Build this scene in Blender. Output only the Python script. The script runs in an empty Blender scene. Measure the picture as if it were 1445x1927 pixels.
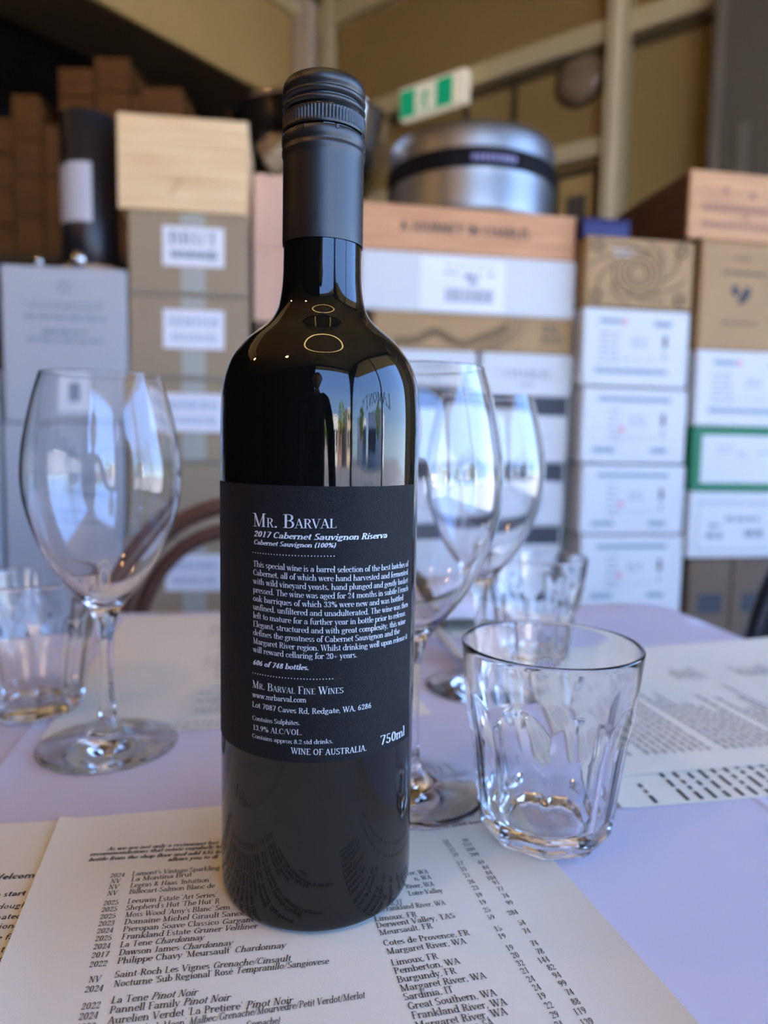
import bpy, math, random
from math import sin, cos, radians, pi, sqrt, atan2
from mathutils import Vector, Matrix
random.seed(7)
S = bpy.context.scene
C = S.collection
# ------------------------------------------------------------------ camera
T = 0.75                                  # height of the table top
EYE = Vector((0, 0, T + 0.1795))
F = 1336.0                                # focal length in pixels of the 1445 wide frame
TH, RO = radians(5.35), radians(1.06)
FW = Vector((0, cos(TH), -sin(TH))); U0 = Vector((0, sin(TH), cos(TH))); R0 = Vector((1, 0, 0))
RR = R0*cos(RO) + U0*sin(RO); UU = -R0*sin(RO) + U0*cos(RO)
cam_d = bpy.data.cameras.new('camera'); cam = bpy.data.objects.new('camera', cam_d); C.objects.link(cam)
M = Matrix((RR, UU, -FW)).transposed().to_4x4(); M.translation = EYE
cam.matrix_world = M
cam_d.sensor_fit = 'HORIZONTAL'; cam_d.sensor_width = 36.0; cam_d.lens = 36.0*F/1445
cam_d.clip_start = 0.01; cam_d.clip_end = 300
cam_d.dof.use_dof = True; cam_d.dof.focus_distance = 0.246; cam_d.dof.aperture_fstop = 8.8
S.camera = cam
# ------------------------------------------------------------------ world, sun, exposure
W = bpy.data.worlds.new('sky'); S.world = W; W.use_nodes = True
wn = W.node_tree.nodes; wl = W.node_tree.links; wn.clear()
wo = wn.new('ShaderNodeOutputWorld'); wb = wn.new('ShaderNodeBackground'); wt = wn.new('ShaderNodeTexCoord'); wx = wn.new('ShaderNodeSeparateXYZ'); ws = wn.new('ShaderNodeValToRGB')
wl.new(wt.outputs['Generated'], wx.inputs[0]); wl.new(wx.outputs['Z'], ws.inputs[0])       # clear blue sky, paler to the horizon
ws.color_ramp.elements[0].color = (.58, .78, 1, 1); ws.color_ramp.elements[1].color = (.14, .30, .80, 1)
for p_, c_ in ((.06, (.38, .62, 1, 1)), (.25, (.24, .46, 1, 1))):
    e_ = ws.color_ramp.elements.new(p_); e_.color = c_
wl.new(ws.outputs[0], wb.inputs[0]); wl.new(wb.outputs[0], wo.inputs[0]); wb.inputs[1].default_value = 9.6
sun_d = bpy.data.lights.new('sun', 'SUN'); sun_d.energy = 62.0; sun_d.angle = radians(0.6); sun_d.color = (1, .93, .82)
sun = bpy.data.objects.new('sun', sun_d); C.objects.link(sun); sun.rotation_euler = (radians(58), 0, radians(200-60))
S.view_settings.view_transform = 'Standard'; S.view_settings.look = 'None'
S.view_settings.gamma = 1.0; S.view_settings.use_curve_mapping = False
S.view_settings.exposure = 0.0
S.cycles.max_bounces = 18; S.cycles.transmission_bounces = 14; S.cycles.glossy_bounces = 6; S.cycles.diffuse_bounces = 5
S.cycles.use_denoising = True; S.cycles.sample_clamp_indirect = 40.0

# ------------------------------------------------------------------ helpers
def ray(x, y): return RR*((x-722.5)/F) + UU*((963.5-y)/F) + FW
def on_z(x, y, z=T):
    d = ray(x, y); return EYE + d*((z-EYE.z)/d.z)
def on_y(x, y, Y):
    d = ray(x, y); return EYE + d*(Y/d.y)
def on_plane(x, y, P, n):
    d = ray(x, y); return EYE + d*(n.dot(P-EYE)/n.dot(d))

MATS = {}
def mat(name, col, rough=0.6, metal=0.0, noise=0.0, nscale=20, stretch=(1, 1, 1), bump=0.0, bscale=200, col2=None, spec=0.5, coat=0.0, emit=None, est=1.0, ior=1.5, trans=0.0, alpha_thin=False):
    if name in MATS: return MATS[name]
    m = bpy.data.materials.new(name); m.use_nodes = True; nt = m.node_tree; b = nt.nodes['Principled BSDF']
    b.inputs['Base Color'].default_value = (*col, 1); b.inputs['Roughness'].default_value = rough
    b.inputs['Metallic'].default_value = metal; b.inputs['IOR'].default_value = ior
    b.inputs['Specular IOR Level'].default_value = spec
    b.inputs['Transmission Weight'].default_value = trans; b.inputs['Coat Weight'].default_value = coat
    if emit: b.inputs['Emission Color'].default_value = (*emit, 1); b.inputs['Emission Strength'].default_value = est
    tc = nt.nodes.new('ShaderNodeTexCoord'); mp = nt.nodes.new('ShaderNodeMapping'); mp.inputs['Scale'].default_value = stretch
    nt.links.new(tc.outputs['Object'], mp.inputs[0])
    if noise or col2:
        n = nt.nodes.new('ShaderNodeTexNoise'); n.inputs['Scale'].default_value = nscale; n.inputs['Detail'].default_value = 4
        nt.links.new(mp.outputs[0], n.inputs[0])
        r = nt.nodes.new('ShaderNodeValToRGB'); r.color_ramp.elements[0].position = .32; r.color_ramp.elements[1].position = .68
        c2 = col2 or tuple(max(0, c*(1-noise)) for c in col)
        r.color_ramp.elements[0].color = (*c2, 1); r.color_ramp.elements[1].color = (*col, 1)
        nt.links.new(n.outputs[0], r.inputs[0]); nt.links.new(r.outputs[0], b.inputs['Base Color'])
    if bump:
        n2 = nt.nodes.new('ShaderNodeTexNoise'); n2.inputs['Scale'].default_value = bscale; n2.inputs['Detail'].default_value = 3
        nt.links.new(tc.outputs['Object'], n2.inputs[0])
        bp = nt.nodes.new('ShaderNodeBump'); bp.inputs['Strength'].default_value = bump; bp.inputs['Distance'].default_value = .001
        nt.links.new(n2.outputs[0], bp.inputs['Height']); nt.links.new(bp.outputs[0], b.inputs['Normal'])
    MATS[name] = m; return m

class MB:
    def __init__(s): s.v = []; s.f = []
    def add(s, vs, fs):
        o = len(s.v); s.v += [tuple(p) for p in vs]; s.f += [tuple(i+o for i in f) for f in fs]; return s
    def box(s, x0, x1, y0, y1, z0, z1, c=0.0):
        if c <= 0:
            return s.add([(x, y, z) for x in (x0, x1) for y in (y0, y1) for z in (z0, z1)],
                         [(0, 1, 3, 2), (4, 6, 7, 5), (0, 4, 5, 1), (2, 3, 7, 6), (0, 2, 6, 4), (1, 5, 7, 3)])
        # chamfered box
        vs = []; idx = {}
        X = (x0, x1); Y = (y0, y1); Z = (z0, z1)
        for i in (0, 1):
            for j in (0, 1):
                for k in (0, 1):
                    sx, sy, sz = (c, -c)[i], (c, -c)[j], (c, -c)[k]
                    idx[i, j, k, 0] = len(vs); vs.append((X[i], Y[j]+sy, Z[k]+sz))
                    idx[i, j, k, 1] = len(vs); vs.append((X[i]+sx, Y[j], Z[k]+sz))
                    idx[i, j, k, 2] = len(vs); vs.append((X[i]+sx, Y[j]+sy, Z[k]))
        fs = []
        for i in (0, 1):
            fs.append((idx[i, 0, 0, 0], idx[i, 1, 0, 0], idx[i, 1, 1, 0], idx[i, 0, 1, 0]))
            fs.append((idx[0, i, 0, 1], idx[1, i, 0, 1], idx[1, i, 1, 1], idx[0, i, 1, 1]))
            fs.append((idx[0, 0, i, 2], idx[1, 0, i, 2], idx[1, 1, i, 2], idx[0, 1, i, 2]))
        for a in (0, 1):
            for b in (0, 1):
                fs.append((idx[a, b, 0, 0], idx[a, b, 1, 0], idx[a, b, 1, 1], idx[a, b, 0, 1]))
                fs.append((idx[a, 0, b, 0], idx[a, 1, b, 0], idx[a, 1, b, 2], idx[a, 0, b, 2]))
                fs.append((idx[0, a, b, 1], idx[1, a, b, 1], idx[1, a, b, 2], idx[0, a, b, 2]))
                for k in (0, 1): fs.append((idx[a, b, k, 0], idx[a, b, k, 1], idx[a, b, k, 2]))
        return s.add(vs, fs)
    def lathe(s, prof, n=64, close=False, rf=None, cx=0, cy=0):
        """prof: [(r,z)]; rf(r,z,a) -> radius"""
        vs = []; m = len(prof)
        for r, z in prof:
            for k in range(n):
                a = 2*pi*k/n; q = rf(r, z, a) if rf else r
                vs.append((cx+q*cos(a), cy+q*sin(a), z))
        fs = []
        for i in range(m-1 if not close else m):
            for k in range(n):
                a, b = i*n+k, i*n+(k+1) % n; c, d = ((i+1) % m)*n+(k+1) % n, ((i+1) % m)*n+k
                fs.append((a, b, c, d))
        if not close:
            if prof[0][0] > 1e-7: fs.append(tuple(reversed(range(n))))
            if prof[-1][0] > 1e-7: fs.append(tuple((m-1)*n+k for k in range(n)))
        return s.add(vs, fs)
    def tube(s, pts, r, n=10, closed=False, r2=None):
        pts = [Vector(p) for p in pts]; m = len(pts); vs = []; up = None
        for i, p in enumerate(pts):
            t = (pts[(i+1) % m] - pts[i-1]) if closed else (pts[min(i+1, m-1)] - pts[max(i-1, 0)])
            t.normalize()
            if up is None:
                up = Vector((0, 0, 1)) if abs(t.z) < .9 else Vector((1, 0, 0))
            u = t.cross(up); u.normalize(); w = u.cross(t); w.normalize(); up = w
            q = r[i] if isinstance(r, (list, tuple)) else r
            for k in range(n):
                a = 2*pi*k/n; vs.append(p + u*(q*cos(a)) + w*((r2 or q)*sin(a)))
        fs = []
        for i in range(m if closed else m-1):
            for k in range(n):
                fs.append((i*n+k, i*n+(k+1) % n, ((i+1) % m)*n+(k+1) % n, ((i+1) % m)*n+k))
        if not closed: fs += [tuple(reversed(range(n))), tuple((m-1)*n+k for k in range(n))]
        return s.add(vs, fs)
    def xf(s, fn): s.v = [tuple(fn(Vector(p))) for p in s.v]; return s
    def build(s, name, m, parent=None, smooth=False, loc=None, recalc=True):
        me = bpy.data.meshes.new(name); me.from_pydata(s.v, [], s.f)
        if recalc:
            import bmesh
            bm = bmesh.new(); bm.from_mesh(me); bmesh.ops.remove_doubles(bm, verts=bm.verts, dist=1e-7) if smooth else None
            bmesh.ops.recalc_face_normals(bm, faces=bm.faces); bm.to_mesh(me); bm.free()
        me.materials.append(m)
        if smooth:
            for p in me.polygons: p.use_smooth = True
            if smooth != 'all': me.set_sharp_from_angle(angle=radians(smooth if smooth is not True else 35))
        o = bpy.data.objects.new(name, me); C.objects.link(o)
        if parent is not None: o.parent = parent
        if loc is not None: o.location = loc
        return o

def tag(o, label=None, cat=None, group=None, kind=None):
    if label: o['label'] = label
    if cat: o['category'] = cat
    if group: o['group'] = group
    if kind: o['kind'] = kind
    return o
def thing(name, label, cat, loc=(0, 0, 0), rz=0.0, group=None):
    o = bpy.data.objects.new(name, None); C.objects.link(o); o.empty_display_size = .02
    o.location = loc; o.rotation_euler = (0, 0, rz); return tag(o, label, cat, group)
def struct(name, mb, m, smooth=False): return tag(mb.build(name, m, smooth=smooth), kind='structure')
def beam(mb, p, q, w, h, up=Vector((0, 0, 1)), c=0):
    """box section bar from p to q; w across, h along up"""
    p = Vector(p); q = Vector(q); t = (q-p); L = t.length; t.normalize(); a = t.cross(up); a.normalize(); b = a.cross(t)
    m = MB().box(-w/2, w/2, 0, L, -h/2, h/2, c); m.xf(lambda v: p + a*v.x + t*v.y + b*v.z); mb.add(m.v, m.f); return mb

# ------------------------------------------------------------------ a small stroke alphabet (cap height 1)
def _G():
    g = {}
    def d(ch, w, spec): g[ch] = (w, spec)
    d(' ', .3, ''); X = .64
    d('a', .56, 'a .25 .44 .17 .2 150 0;l .42 .44 .42 .06;a .23 .17 .18 .17 60 355;a .5 .08 .08 .08 180 280;o .12 .5')
    d('b', .6, 'l .13 0 .13 1.05;h .13 1.05 -1;a .32 .32 .22 .32 0 360')
    d('c', .5, 'a .28 .32 .22 .32 55 315;o .4 .5')
    d('d', .62, 'l .48 0 .48 1.05;h .48 1.05 -1;h .48 0 1;a .28 .32 .22 .32 0 360')
    d('e', .52, 'a .28 .32 .22 .32 5 315;l .08 .35 .49 .35')
    d('f', .35, 'l .16 0 .16 .86;a .3 .86 .14 .19 180 60;o .36 .98;l .03 .62 .32 .62;s .16 0')
    d('g', .56, 'a .25 .43 .17 .21 0 360;a .26 -.1 .22 .15 0 360;a .2 .13 .08 .08 100 250;l .4 .58 .52 .6')
    d('h', .64, 'l .13 0 .13 1.05;h .13 1.05 -1;a .31 .4 .18 .24 180 0;l .49 .4 .49 0;s .13 0;s .49 0')
    d('i', .3, 'l .14 0 .14 .64;h .14 .64 -1;s .14 0;o .14 .88')
    d('j', .3, 'l .16 .64 .16 -.15;a .04 -.15 .12 .14 0 -110;o .16 .88;h .16 .64 -1')
    d('k', .62, 'l .13 0 .13 1.05;h .13 1.05 -1;t .15 .25 .46 .64;l .25 .4 .5 0;s .13 0;s .47 .64;s .5 0')
    d('l', .29, 'l .14 0 .14 1.05;h .14 1.05 -1;s .14 0')
    d('m', .95, 'l .13 0 .13 .64;h .13 .64 -1;a .3 .42 .17 .22 180 0;l .47 .42 .47 0;a .64 .42 .17 .22 180 0;l .81 .42 .81 0;s .13 0;s .47 0;s .81 0')
    d('n', .64, 'l .13 0 .13 .64;h .13 .64 -1;a .31 .4 .18 .24 180 0;l .49 .4 .49 0;s .13 0;s .49 0')
    d('o', .56, 'a .28 .32 .22 .32 0 360')
    d('p', .6, 'l .13 -.32 .13 .64;h .13 .64 -1;s .13 -.32;a .32 .32 .22 .32 0 360')
    d('q', .6, 'l .48 -.32 .48 .64;s .48 -.32;a .28 .32 .22 .32 0 360')
    d('r', .44, 'l .13 0 .13 .64;h .13 .64 -1;s .13 0;a .29 .42 .16 .22 180 50;o .39 .56')
    d('s', .44, 'a .21 .48 .14 .16 30 270;a .21 .16 .15 .16 90 -150')
    d('t', .36, 'l .16 .12 .16 .86;a .28 .12 .12 .12 180 300;l .03 .62 .32 .62')
    d('u', .64, 'l .13 .24 .13 .64;a .31 .24 .18 .24 180 360;l .49 0 .49 .64;h .13 .64 -1;h .49 .64 -1;h .49 0 1')
    d('v', .54, 'l .07 .64 .27 0;t .27 0 .47 .64;s .07 .64;s .47 .64')
    d('w', .8, 'l .07 .64 .24 0;t .24 0 .4 .6;l .38 .64 .56 0;t .56 0 .73 .64;s .07 .64;s .38 .64;s .73 .64')
    d('x', .54, 'l .07 .64 .46 0;t .07 0 .46 .64;s .07 .64;s .46 0;s .46 .64;s .07 0')
    d('y', .54, 'l .07 .64 .27 0;t .17 -.28 .47 .64;s .07 .64;s .47 .64;o .12 -.26')
    d('z', .5, 't .06 .62 .43 .62;t .06 .02 .43 .62;t .06 .02 .45 .02')
    d('A', .72, 't .08 0 .34 1;l .34 1 .62 0;l .18 .34 .52 .34;s .08 0;s .62 0')
    d('B', .68, 'l .16 0 .16 1;h .16 1 -1;h .16 0 -1;l .16 .985 .36 .985;a .36 .76 .18 .23 90 -90;l .16 .53 .38 .53;a .38 .265 .22 .265 90 -90;l .16 .01 .38 .01')
    d('C', .7, 'a .38 .5 .3 .5 45 315;v .6 .84 -1')
    d('D', .74, 'l .16 0 .16 1;h .16 1 -1;h .16 0 -1;l .16 .985 .36 .985;a .36 .5 .3 .49 90 -90;l .16 .015 .36 .015')
    d('E', .64, 'l .16 0 .16 1;h .16 1 -1;h .16 0 -1;l .16 .985 .54 .985;l .16 .52 .42 .52;l .16 .015 .56 .015;v .54 1 -1;v .56 0 1')
    d('F', .6, 'l .16 0 .16 1;h .16 1 -1;s .16 0;l .16 .985 .54 .985;l .16 .5 .42 .5;v .54 1 -1')
    d('G', .74, 'a .38 .5 .3 .5 45 300;l .6 .4 .6 .06;s .6 .4;v .6 .84 -1')
    d('H', .8, 'l .16 0 .16 1;l .62 0 .62 1;l .16 .52 .62 .52;s .16 0;s .16 1;s .62 0;s .62 1')
    d('I', .34, 'l .17 0 .17 1;s .17 0;s .17 1')
    d('J', .45, 'l .26 1 .26 .15;a .12 .15 .14 .18 0 -120;s .26 1')
    d('K', .74, 'l .16 0 .16 1;t .18 .4 .58 1;l .28 .55 .62 0;s .16 0;s .16 1;s .58 1;s .62 0')
    d('L', .6, 'l .16 0 .16 1;s .16 1;h .16 0 -1;l .16 .015 .54 .015;v .54 0 1')
    d('M', .94, 't .14 0 .14 1;l .14 1 .44 .02;t .44 .02 .74 1;l .74 1 .74 0;s .14 0;h .14 1 -1;h .74 1 1;s .74 0')
    d('N', .78, 't .14 0 .14 1;l .14 1 .6 0;t .6 0 .6 1;s .14 0;h .14 1 -1;s .6 1')
    d('O', .78, 'a .38 .5 .3 .5 0 360')
    d('P', .62, 'l .16 0 .16 1;h .16 1 -1;s .16 0;l .16 .985 .34 .985;a .34 .73 .2 .255 90 -90;l .16 .48 .34 .48')
    d('Q', .78, 'a .38 .5 .3 .5 0 360;l .4 .05 .62 -.2')
    d('R', .7, 'l .16 0 .16 1;h .16 1 -1;s .16 0;l .16 .985 .34 .985;a .34 .75 .19 .235 90 -90;l .16 .52 .36 .52;l .36 .52 .58 0;h .58 0 1')
    d('S', .58, 'a .28 .75 .2 .25 40 270;a .28 .25 .22 .25 90 -150;v .46 .84 1;v .06 .16 -1')
    d('T', .68, 'l .33 0 .33 1;s .33 0;l .06 .985 .6 .985;v .06 1 -1;v .6 1 -1')
    d('U', .76, 'l .16 .3 .16 1;a .38 .3 .22 .3 180 360;t .6 .3 .6 1;s .16 1;s .6 1')
    d('V', .7, 'l .08 1 .34 0;t .34 0 .6 1;s .08 1;s .6 1')
    d('W', 1.0, 'l .08 1 .3 0;t .3 0 .5 .9;l .46 1 .7 0;t .7 0 .92 1;s .08 1;s .46 1;s .92 1')
    d('X', .7, 'l .08 1 .58 0;t .08 0 .58 1;s .08 1;s .58 1;s .08 0;s .58 0')
    d('Y', .68, 'l .08 1 .33 .45;t .33 .45 .58 1;l .33 0 .33 .45;s .08 1;s .58 1;s .33 0')
    d('Z', .62, 't .08 .98 .54 .98;l .54 .98 .08 .02;t .08 .02 .56 .02')
    d('0', .56, 'a .28 .48 .2 .48 0 360')
    d('1', .56, 'l .3 0 .3 .96;t .14 .82 .3 .96;s .3 0')
    d('2', .56, 'a .27 .7 .18 .26 170 -35;t .42 .55 .09 .03;l .09 .04 .48 .04;l .12 .08 .47 .08;v .48 .04 1;o .13 .74')
    d('3', .56, 'a .25 .73 .17 .23 150 -90;a .25 .26 .2 .25 90 -150;o .12 .76;o .1 .16')
    d('4', .56, 'l .36 0 .36 .96;t .06 .28 .36 .96;t .06 .27 .5 .27;s .36 0')
    d('5', .56, 't .14 .5 .14 .94;l .14 .93 .44 .93;a .26 .28 .2 .28 125 -150;o .1 .16')
    d('6', .56, 'a .28 .28 .19 .28 0 360;a .46 .3 .37 .66 180 100')
    d('7', .56, 'l .08 .93 .48 .93;l .48 .93 .24 0;v .08 .95 -1')
    d('8', .56, 'a .28 .72 .16 .23 0 360;a .28 .25 .2 .25 0 360')
    d('9', .56, 'a .28 .66 .19 .28 0 360;a .1 .64 .37 .64 0 -80')
    d('.', .26, 'o .12 .05'); d(',', .26, 'o .12 .06;t .15 .05 .07 -.13'); d("'", .22, 't .11 .78 .11 1.03')
    d('%', .9, 'a .22 .72 .14 .24 0 360;a .66 .24 .14 .24 0 360;t .2 0 .68 .96'); d('/', .4, 't .04 -.08 .36 1.04')
    d('(', .36, 'a .34 .42 .2 .62 110 250'); d(')', .36, 'a .02 .42 .2 .62 70 -70'); d('+', .66, 't .33 .1 .33 .62;t .07 .36 .59 .36')
    d('-', .36, 't .05 .3 .3 .3'); d('&', .76, 'a .3 .76 .15 .2 0 360;l .2 .6 .6 .02;a .3 .24 .22 .25 70 360'); d('$', .58, 'a .28 .7 .18 .2 40 270;a .28 .27 .2 .23 90 -150;t .28 -.1 .28 1.06')
    d('\u00e9', .52, 'a .28 .32 .22 .32 5 315;l .08 .35 .49 .35;t .25 .74 .38 .92')
    return g
GLY = _G()
STY = {'didone': (.125, .035, .26, 1), 'roman': (.12, .06, .24, 1), 'bold': (.17, .09, .26, 1), 'sans': (.13, .12, 0, 0), 'sansbold': (.19, .17, 0, 0)}
def text2d(s, style='roman', italic=False, x=0.0):
    """-> (list of 2-D polygons, advance); '_' toggles italic"""
    th, tn, sl, ser = STY[style]; out = []
    def strip(pts, flat=None):
        L = []; Rr = []; n = len(pts)
        for i, (px, py) in enumerate(pts):
            a = pts[max(i-1, 0)]; b = pts[min(i+1, n-1)]
            dx, dy = b[0]-a[0], b[1]-a[1]; q = sqrt(dx*dx+dy*dy) or 1; dx /= q; dy /= q
            w = flat if flat is not None else tn + (th-tn)*abs(dy)**1.6
            L.append((px-dy*w/2, py+dx*w/2)); Rr.append((px+dy*w/2, py-dx*w/2))
        for i in range(n-1): yield (L[i], L[i+1], Rr[i+1], Rr[i])
    for ch in s:
        if ch == '_': italic = not italic; continue
        w, spec = GLY.get(ch, GLY['o'])
        sh = .22 if italic else 0.0
        polys = []
        for it in [q for q in spec.split(';') if q]:
            p = it.split(); k = p[0]; v = [float(q) for q in p[1:]]
            if k == 'l': polys += list(strip([(v[0], v[1]), (v[2], v[3])]))
            elif k == 't': polys += list(strip([(v[0], v[1]), (v[2], v[3])], tn if ser else None))
            elif k == 'a':
                n = max(3, int(abs(v[5]-v[4])/24)+1)
                polys += list(strip([(v[0]+(v[2]-tn*.3)*cos(radians(v[4]+(v[5]-v[4])*i/n)), v[1]+(v[3]-tn*.5)*sin(radians(v[4]+(v[5]-v[4])*i/n))) for i in range(n+1)]))
            elif k == 'o':
                r = th*.56; polys.append([(v[0]+r*cos(pi*q/4), v[1]+r*sin(pi*q/4)) for q in range(8)])
            elif k == 's' and ser:
                y = v[1]+(tn/2 if v[1] < .3 else -tn/2); polys += list(strip([(v[0]-sl/2, y), (v[0]+sl/2, y)], tn))
            elif k == 'h' and ser:
                y = v[1]+(tn/2 if v[1] < .3 else -tn/2); polys += list(strip([(v[0], y), (v[0]+v[2]*sl/2-v[2]*-.03, y)], tn))
            elif k == 'v' and ser:
                polys.append([(v[0]-.02, v[1]), (v[0]+.03, v[1]), (v[0]+.03, v[1]+.2*v[2]), (v[0]+.01, v[1]+.2*v[2])])
        for P in polys: out.append([(x+a+sh*b, b) for a, b in P])
        x += w
    return out, x
def smallcaps(s, style, ratio=.68):
    out = []; x = 0
    for ch in s:
        k = ratio if ch.islower() else 1.0
        P, w = text2d(ch.upper(), style); out += [[(x+a*k, b*k) for a, b in p] for p in P]; x += w*k
    return out, x
def put_text(mb, polys, fn):
    for P in polys: mb.add([fn(a, b) for a, b in P], [tuple(range(len(P)))])

# ------------------------------------------------------------------ materials
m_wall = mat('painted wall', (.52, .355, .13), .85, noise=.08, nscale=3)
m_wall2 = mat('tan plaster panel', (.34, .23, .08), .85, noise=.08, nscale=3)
m_trim = mat('cream frame paint', (.64, .54, .31), .55)
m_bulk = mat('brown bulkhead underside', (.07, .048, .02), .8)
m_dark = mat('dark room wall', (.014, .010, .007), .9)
m_floor = mat('floor boards', (.12, .08, .05), .5, noise=.3, nscale=4)
m_glass = mat('clear glass', (1, 1, 1), 0.0, trans=1.0, ior=1.5)
m_cloth = mat('white table paper', (.64, .62, .72), .75, bump=.06, bscale=2600)
m_paper = mat('cream menu paper', (.84, .81, .67), .8, bump=.14, bscale=2400)
m_ink = mat('black ink', (.035, .035, .04), .6)
m_inkg = mat('grey ink', (.33, .33, .33), .7)
m_white = mat('white carton board', (.70, .71, .69), .6)
m_greyw = mat('pale grey carton board', (.48, .49, .50), .6)
m_taupe = mat('taupe carton board', (.38, .28, .165), .75, noise=.06, nscale=6)
m_taupe2 = mat('taupe carton edge', (.28, .235, .17), .8)
m_kraft = mat('kraft carton board', (.46, .28, .12), .75, noise=.07, nscale=8)
m_kraftd = mat('brown kraft board', (.17, .115, .07), .8, noise=.08, nscale=8)
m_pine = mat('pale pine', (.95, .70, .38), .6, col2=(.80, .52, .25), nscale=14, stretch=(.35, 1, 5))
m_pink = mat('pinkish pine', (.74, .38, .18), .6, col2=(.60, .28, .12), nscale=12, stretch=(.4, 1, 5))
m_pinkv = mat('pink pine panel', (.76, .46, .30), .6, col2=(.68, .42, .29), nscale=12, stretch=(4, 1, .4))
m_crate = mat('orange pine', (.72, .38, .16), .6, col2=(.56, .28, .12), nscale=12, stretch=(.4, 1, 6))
m_crated = mat('dark crate side', (.13, .045, .02), .6, noise=.2, nscale=12, stretch=(1, .4, 5))  # crate body, darker than its front planks
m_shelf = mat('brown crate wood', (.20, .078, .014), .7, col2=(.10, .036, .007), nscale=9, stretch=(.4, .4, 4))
m_stick = mat('white sticker', (.86, .85, .86), .5)
m_gprint = mat('pale grey print', (.27, .31, .35), .7)
m_gprint2 = mat('blue grey print', (.27, .36, .41), .7)
m_dprint = mat('charcoal print', (.045, .045, .055), .6)
m_kprint = mat('brown print', (.12, .085, .06), .7)
m_wprint = mat('chalky print', (.6, .52, .46), .7)
m_red = mat('pale red print', (.75, .33, .36), .7)
m_green = mat('green border print', (.012, .20, .08), .6)
m_blue = mat('navy board', (.018, .022, .12), .5)
m_steel = mat('polished steel', (.62, .62, .62), .09, metal=1)
m_steel2 = mat('brushed steel', (.31, .325, .34), .42, metal=1, bump=.15, bscale=40)
m_black = mat('black plastic', (.012, .012, .016), .4)
m_tape = mat('clear tape strip', (.42, .41, .33), .4)
m_tan = mat('tan wood', (.52, .33, .17), .5)
m_bottle = mat('very dark bottle glass', (.004, .004, .003), .025, bump=.03, bscale=60, ior=1.52, spec=.5)
m_caps = mat('grey screwcap foil', (.075, .074, .070), .44, metal=1.0)
m_capl = mat('dark slit', (.01, .01, .012), .6)
m_label = mat('black textured label', (.007, .007, .008), .6, spec=.22, bump=.5, bscale=2600)
m_lprint = mat('silver white print', (.66, .70, .72), .5)
m_chair = mat('dark bentwood', (.12, .05, .03), .35)
m_chairb = mat('black bentwood', (.012, .012, .014), .3)
m_linen = mat('white linen', (.70, .70, .76), .9)
m_lamp = mat('warm lamp glow', (1, .6, .25), .5, emit=(1, .52, .2), est=190)
m_ring = mat('ring lamp glow', (1, .75, .4), .5, emit=(1, .68, .25), est=15)

# ------------------------------------------------------------------ the room
ZC = EYE.z + 1.99; CN = Vector((on_y(580, 30, 3.5).x, 3.5, 0))   # room corner behind the stacks
a1 = radians(217); d1 = Vector((sin(a1), cos(a1), 0)); n1 = Vector((d1.y, -d1.x, 0))     # bulkhead wall, runs left towards us
a2 = radians(127); d2 = Vector((sin(a2), cos(a2), 0)); n2 = Vector((d2.y, -d2.x, 0))     # panelled wall, runs right
if n1.dot(EYE-CN) < 0: n1 = -n1
if n2.dot(EYE-CN) < 0: n2 = -n2
def slab(name, P, d, n, L0, L1, z0, z1, th, m):
    """upright slab; its face lies in the plane (P, n) and its thickness goes away from the room"""
    mb = MB().box(L0, L1, 0, th, z0, z1); mb.xf(lambda v: P + d*v.x - n*v.y + Vector((0, 0, v.z))); return struct(name, mb, m)
struct('floor', MB().box(-4.5, 2.6, -2.6, 6, -.05, 0), m_floor)
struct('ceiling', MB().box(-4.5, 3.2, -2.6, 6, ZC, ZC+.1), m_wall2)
zb = EYE.z + 1.54                           # underside of the bulkhead
slab('wall_left', CN, d1, n1, -.02, 3.6, zb, ZC, .02, m_wall)
# underside of the bulkhead, 0.38 m deep
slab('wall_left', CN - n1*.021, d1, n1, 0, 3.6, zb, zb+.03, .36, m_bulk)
slab('ceiling', CN - n1*.40, d1, n1, -1.5, 3.6, zb+.031, zb+.05, 2.6, m_dark)          # low near-black ceiling slab, added to keep the store dark
slab('trim_1', CN + n1*.04, d1, n1, 0, 3.6, ZC-.07, ZC-.001, .039, m_trim)
# panelled wall on the right
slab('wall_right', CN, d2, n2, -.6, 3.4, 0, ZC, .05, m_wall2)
for k, (pa, pb, w) in enumerate((((588, 40), (744, -20), .085), ((775, 188), (1340, -12), .07))):
    A = on_plane(*pa, CN+n2*.03, n2); B = on_plane(*pb, CN+n2*.03, n2); z = (A.z+B.z)/2
    L0 = (A-CN).dot(d2); L1 = 3.3
    slab('trim_%d' % (2+k), CN+n2*.045, d2, n2, 0.02, L1, z-w/2, z+w/2, .044, m_trim)
    if k == 1:
        slab('trim_4', CN+n2*.012, d2, n2, 0.02, L1, z-w/2-.035, z-w/2-.002, .011, m_bulk); zr = z  # dark strip painted in as the shadow gap under the rail
post = (on_plane(1160, 250, CN+n2*.06, n2)-CN).dot(d2)
slab('trim_5', CN+n2*.085, d2, n2, post-.040, post+.024, .4, ZC-.01, .083, m_trim)
slab('trim_6', CN+n2*.10, d2, n2, post-.008, post+.010, .4, ZC-.01, .013, mat('pale post bead', (.95, .86, .60), .5))
zl = on_plane(1080, 300, CN, n2).z
slab('trim_7', CN+n2*.045, d2, n2, .02, post-.06, zl-.02, zl+.04, .044, m_trim)
# corner post
mbp = MB().box(-.055, .03, -.03, .05, .9, ZC-.01); mbp.xf(lambda v: CN + d2*(v.x+.07) + n2*(v.y+.06) + Vector((0, 0, v.z)))
struct('trim_8', mbp, mat('grey white post paint', (.66, .56, .44), .6))
mbp = MB().box(-.02, .02, -.03, .03, .9, ZC-.01); mbp.xf(lambda v: CN + d2*(v.x+.165) + n2*(v.y+.04) + Vector((0, 0, v.z)))
struct('trim_9', mbp, m_trim)
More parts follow.
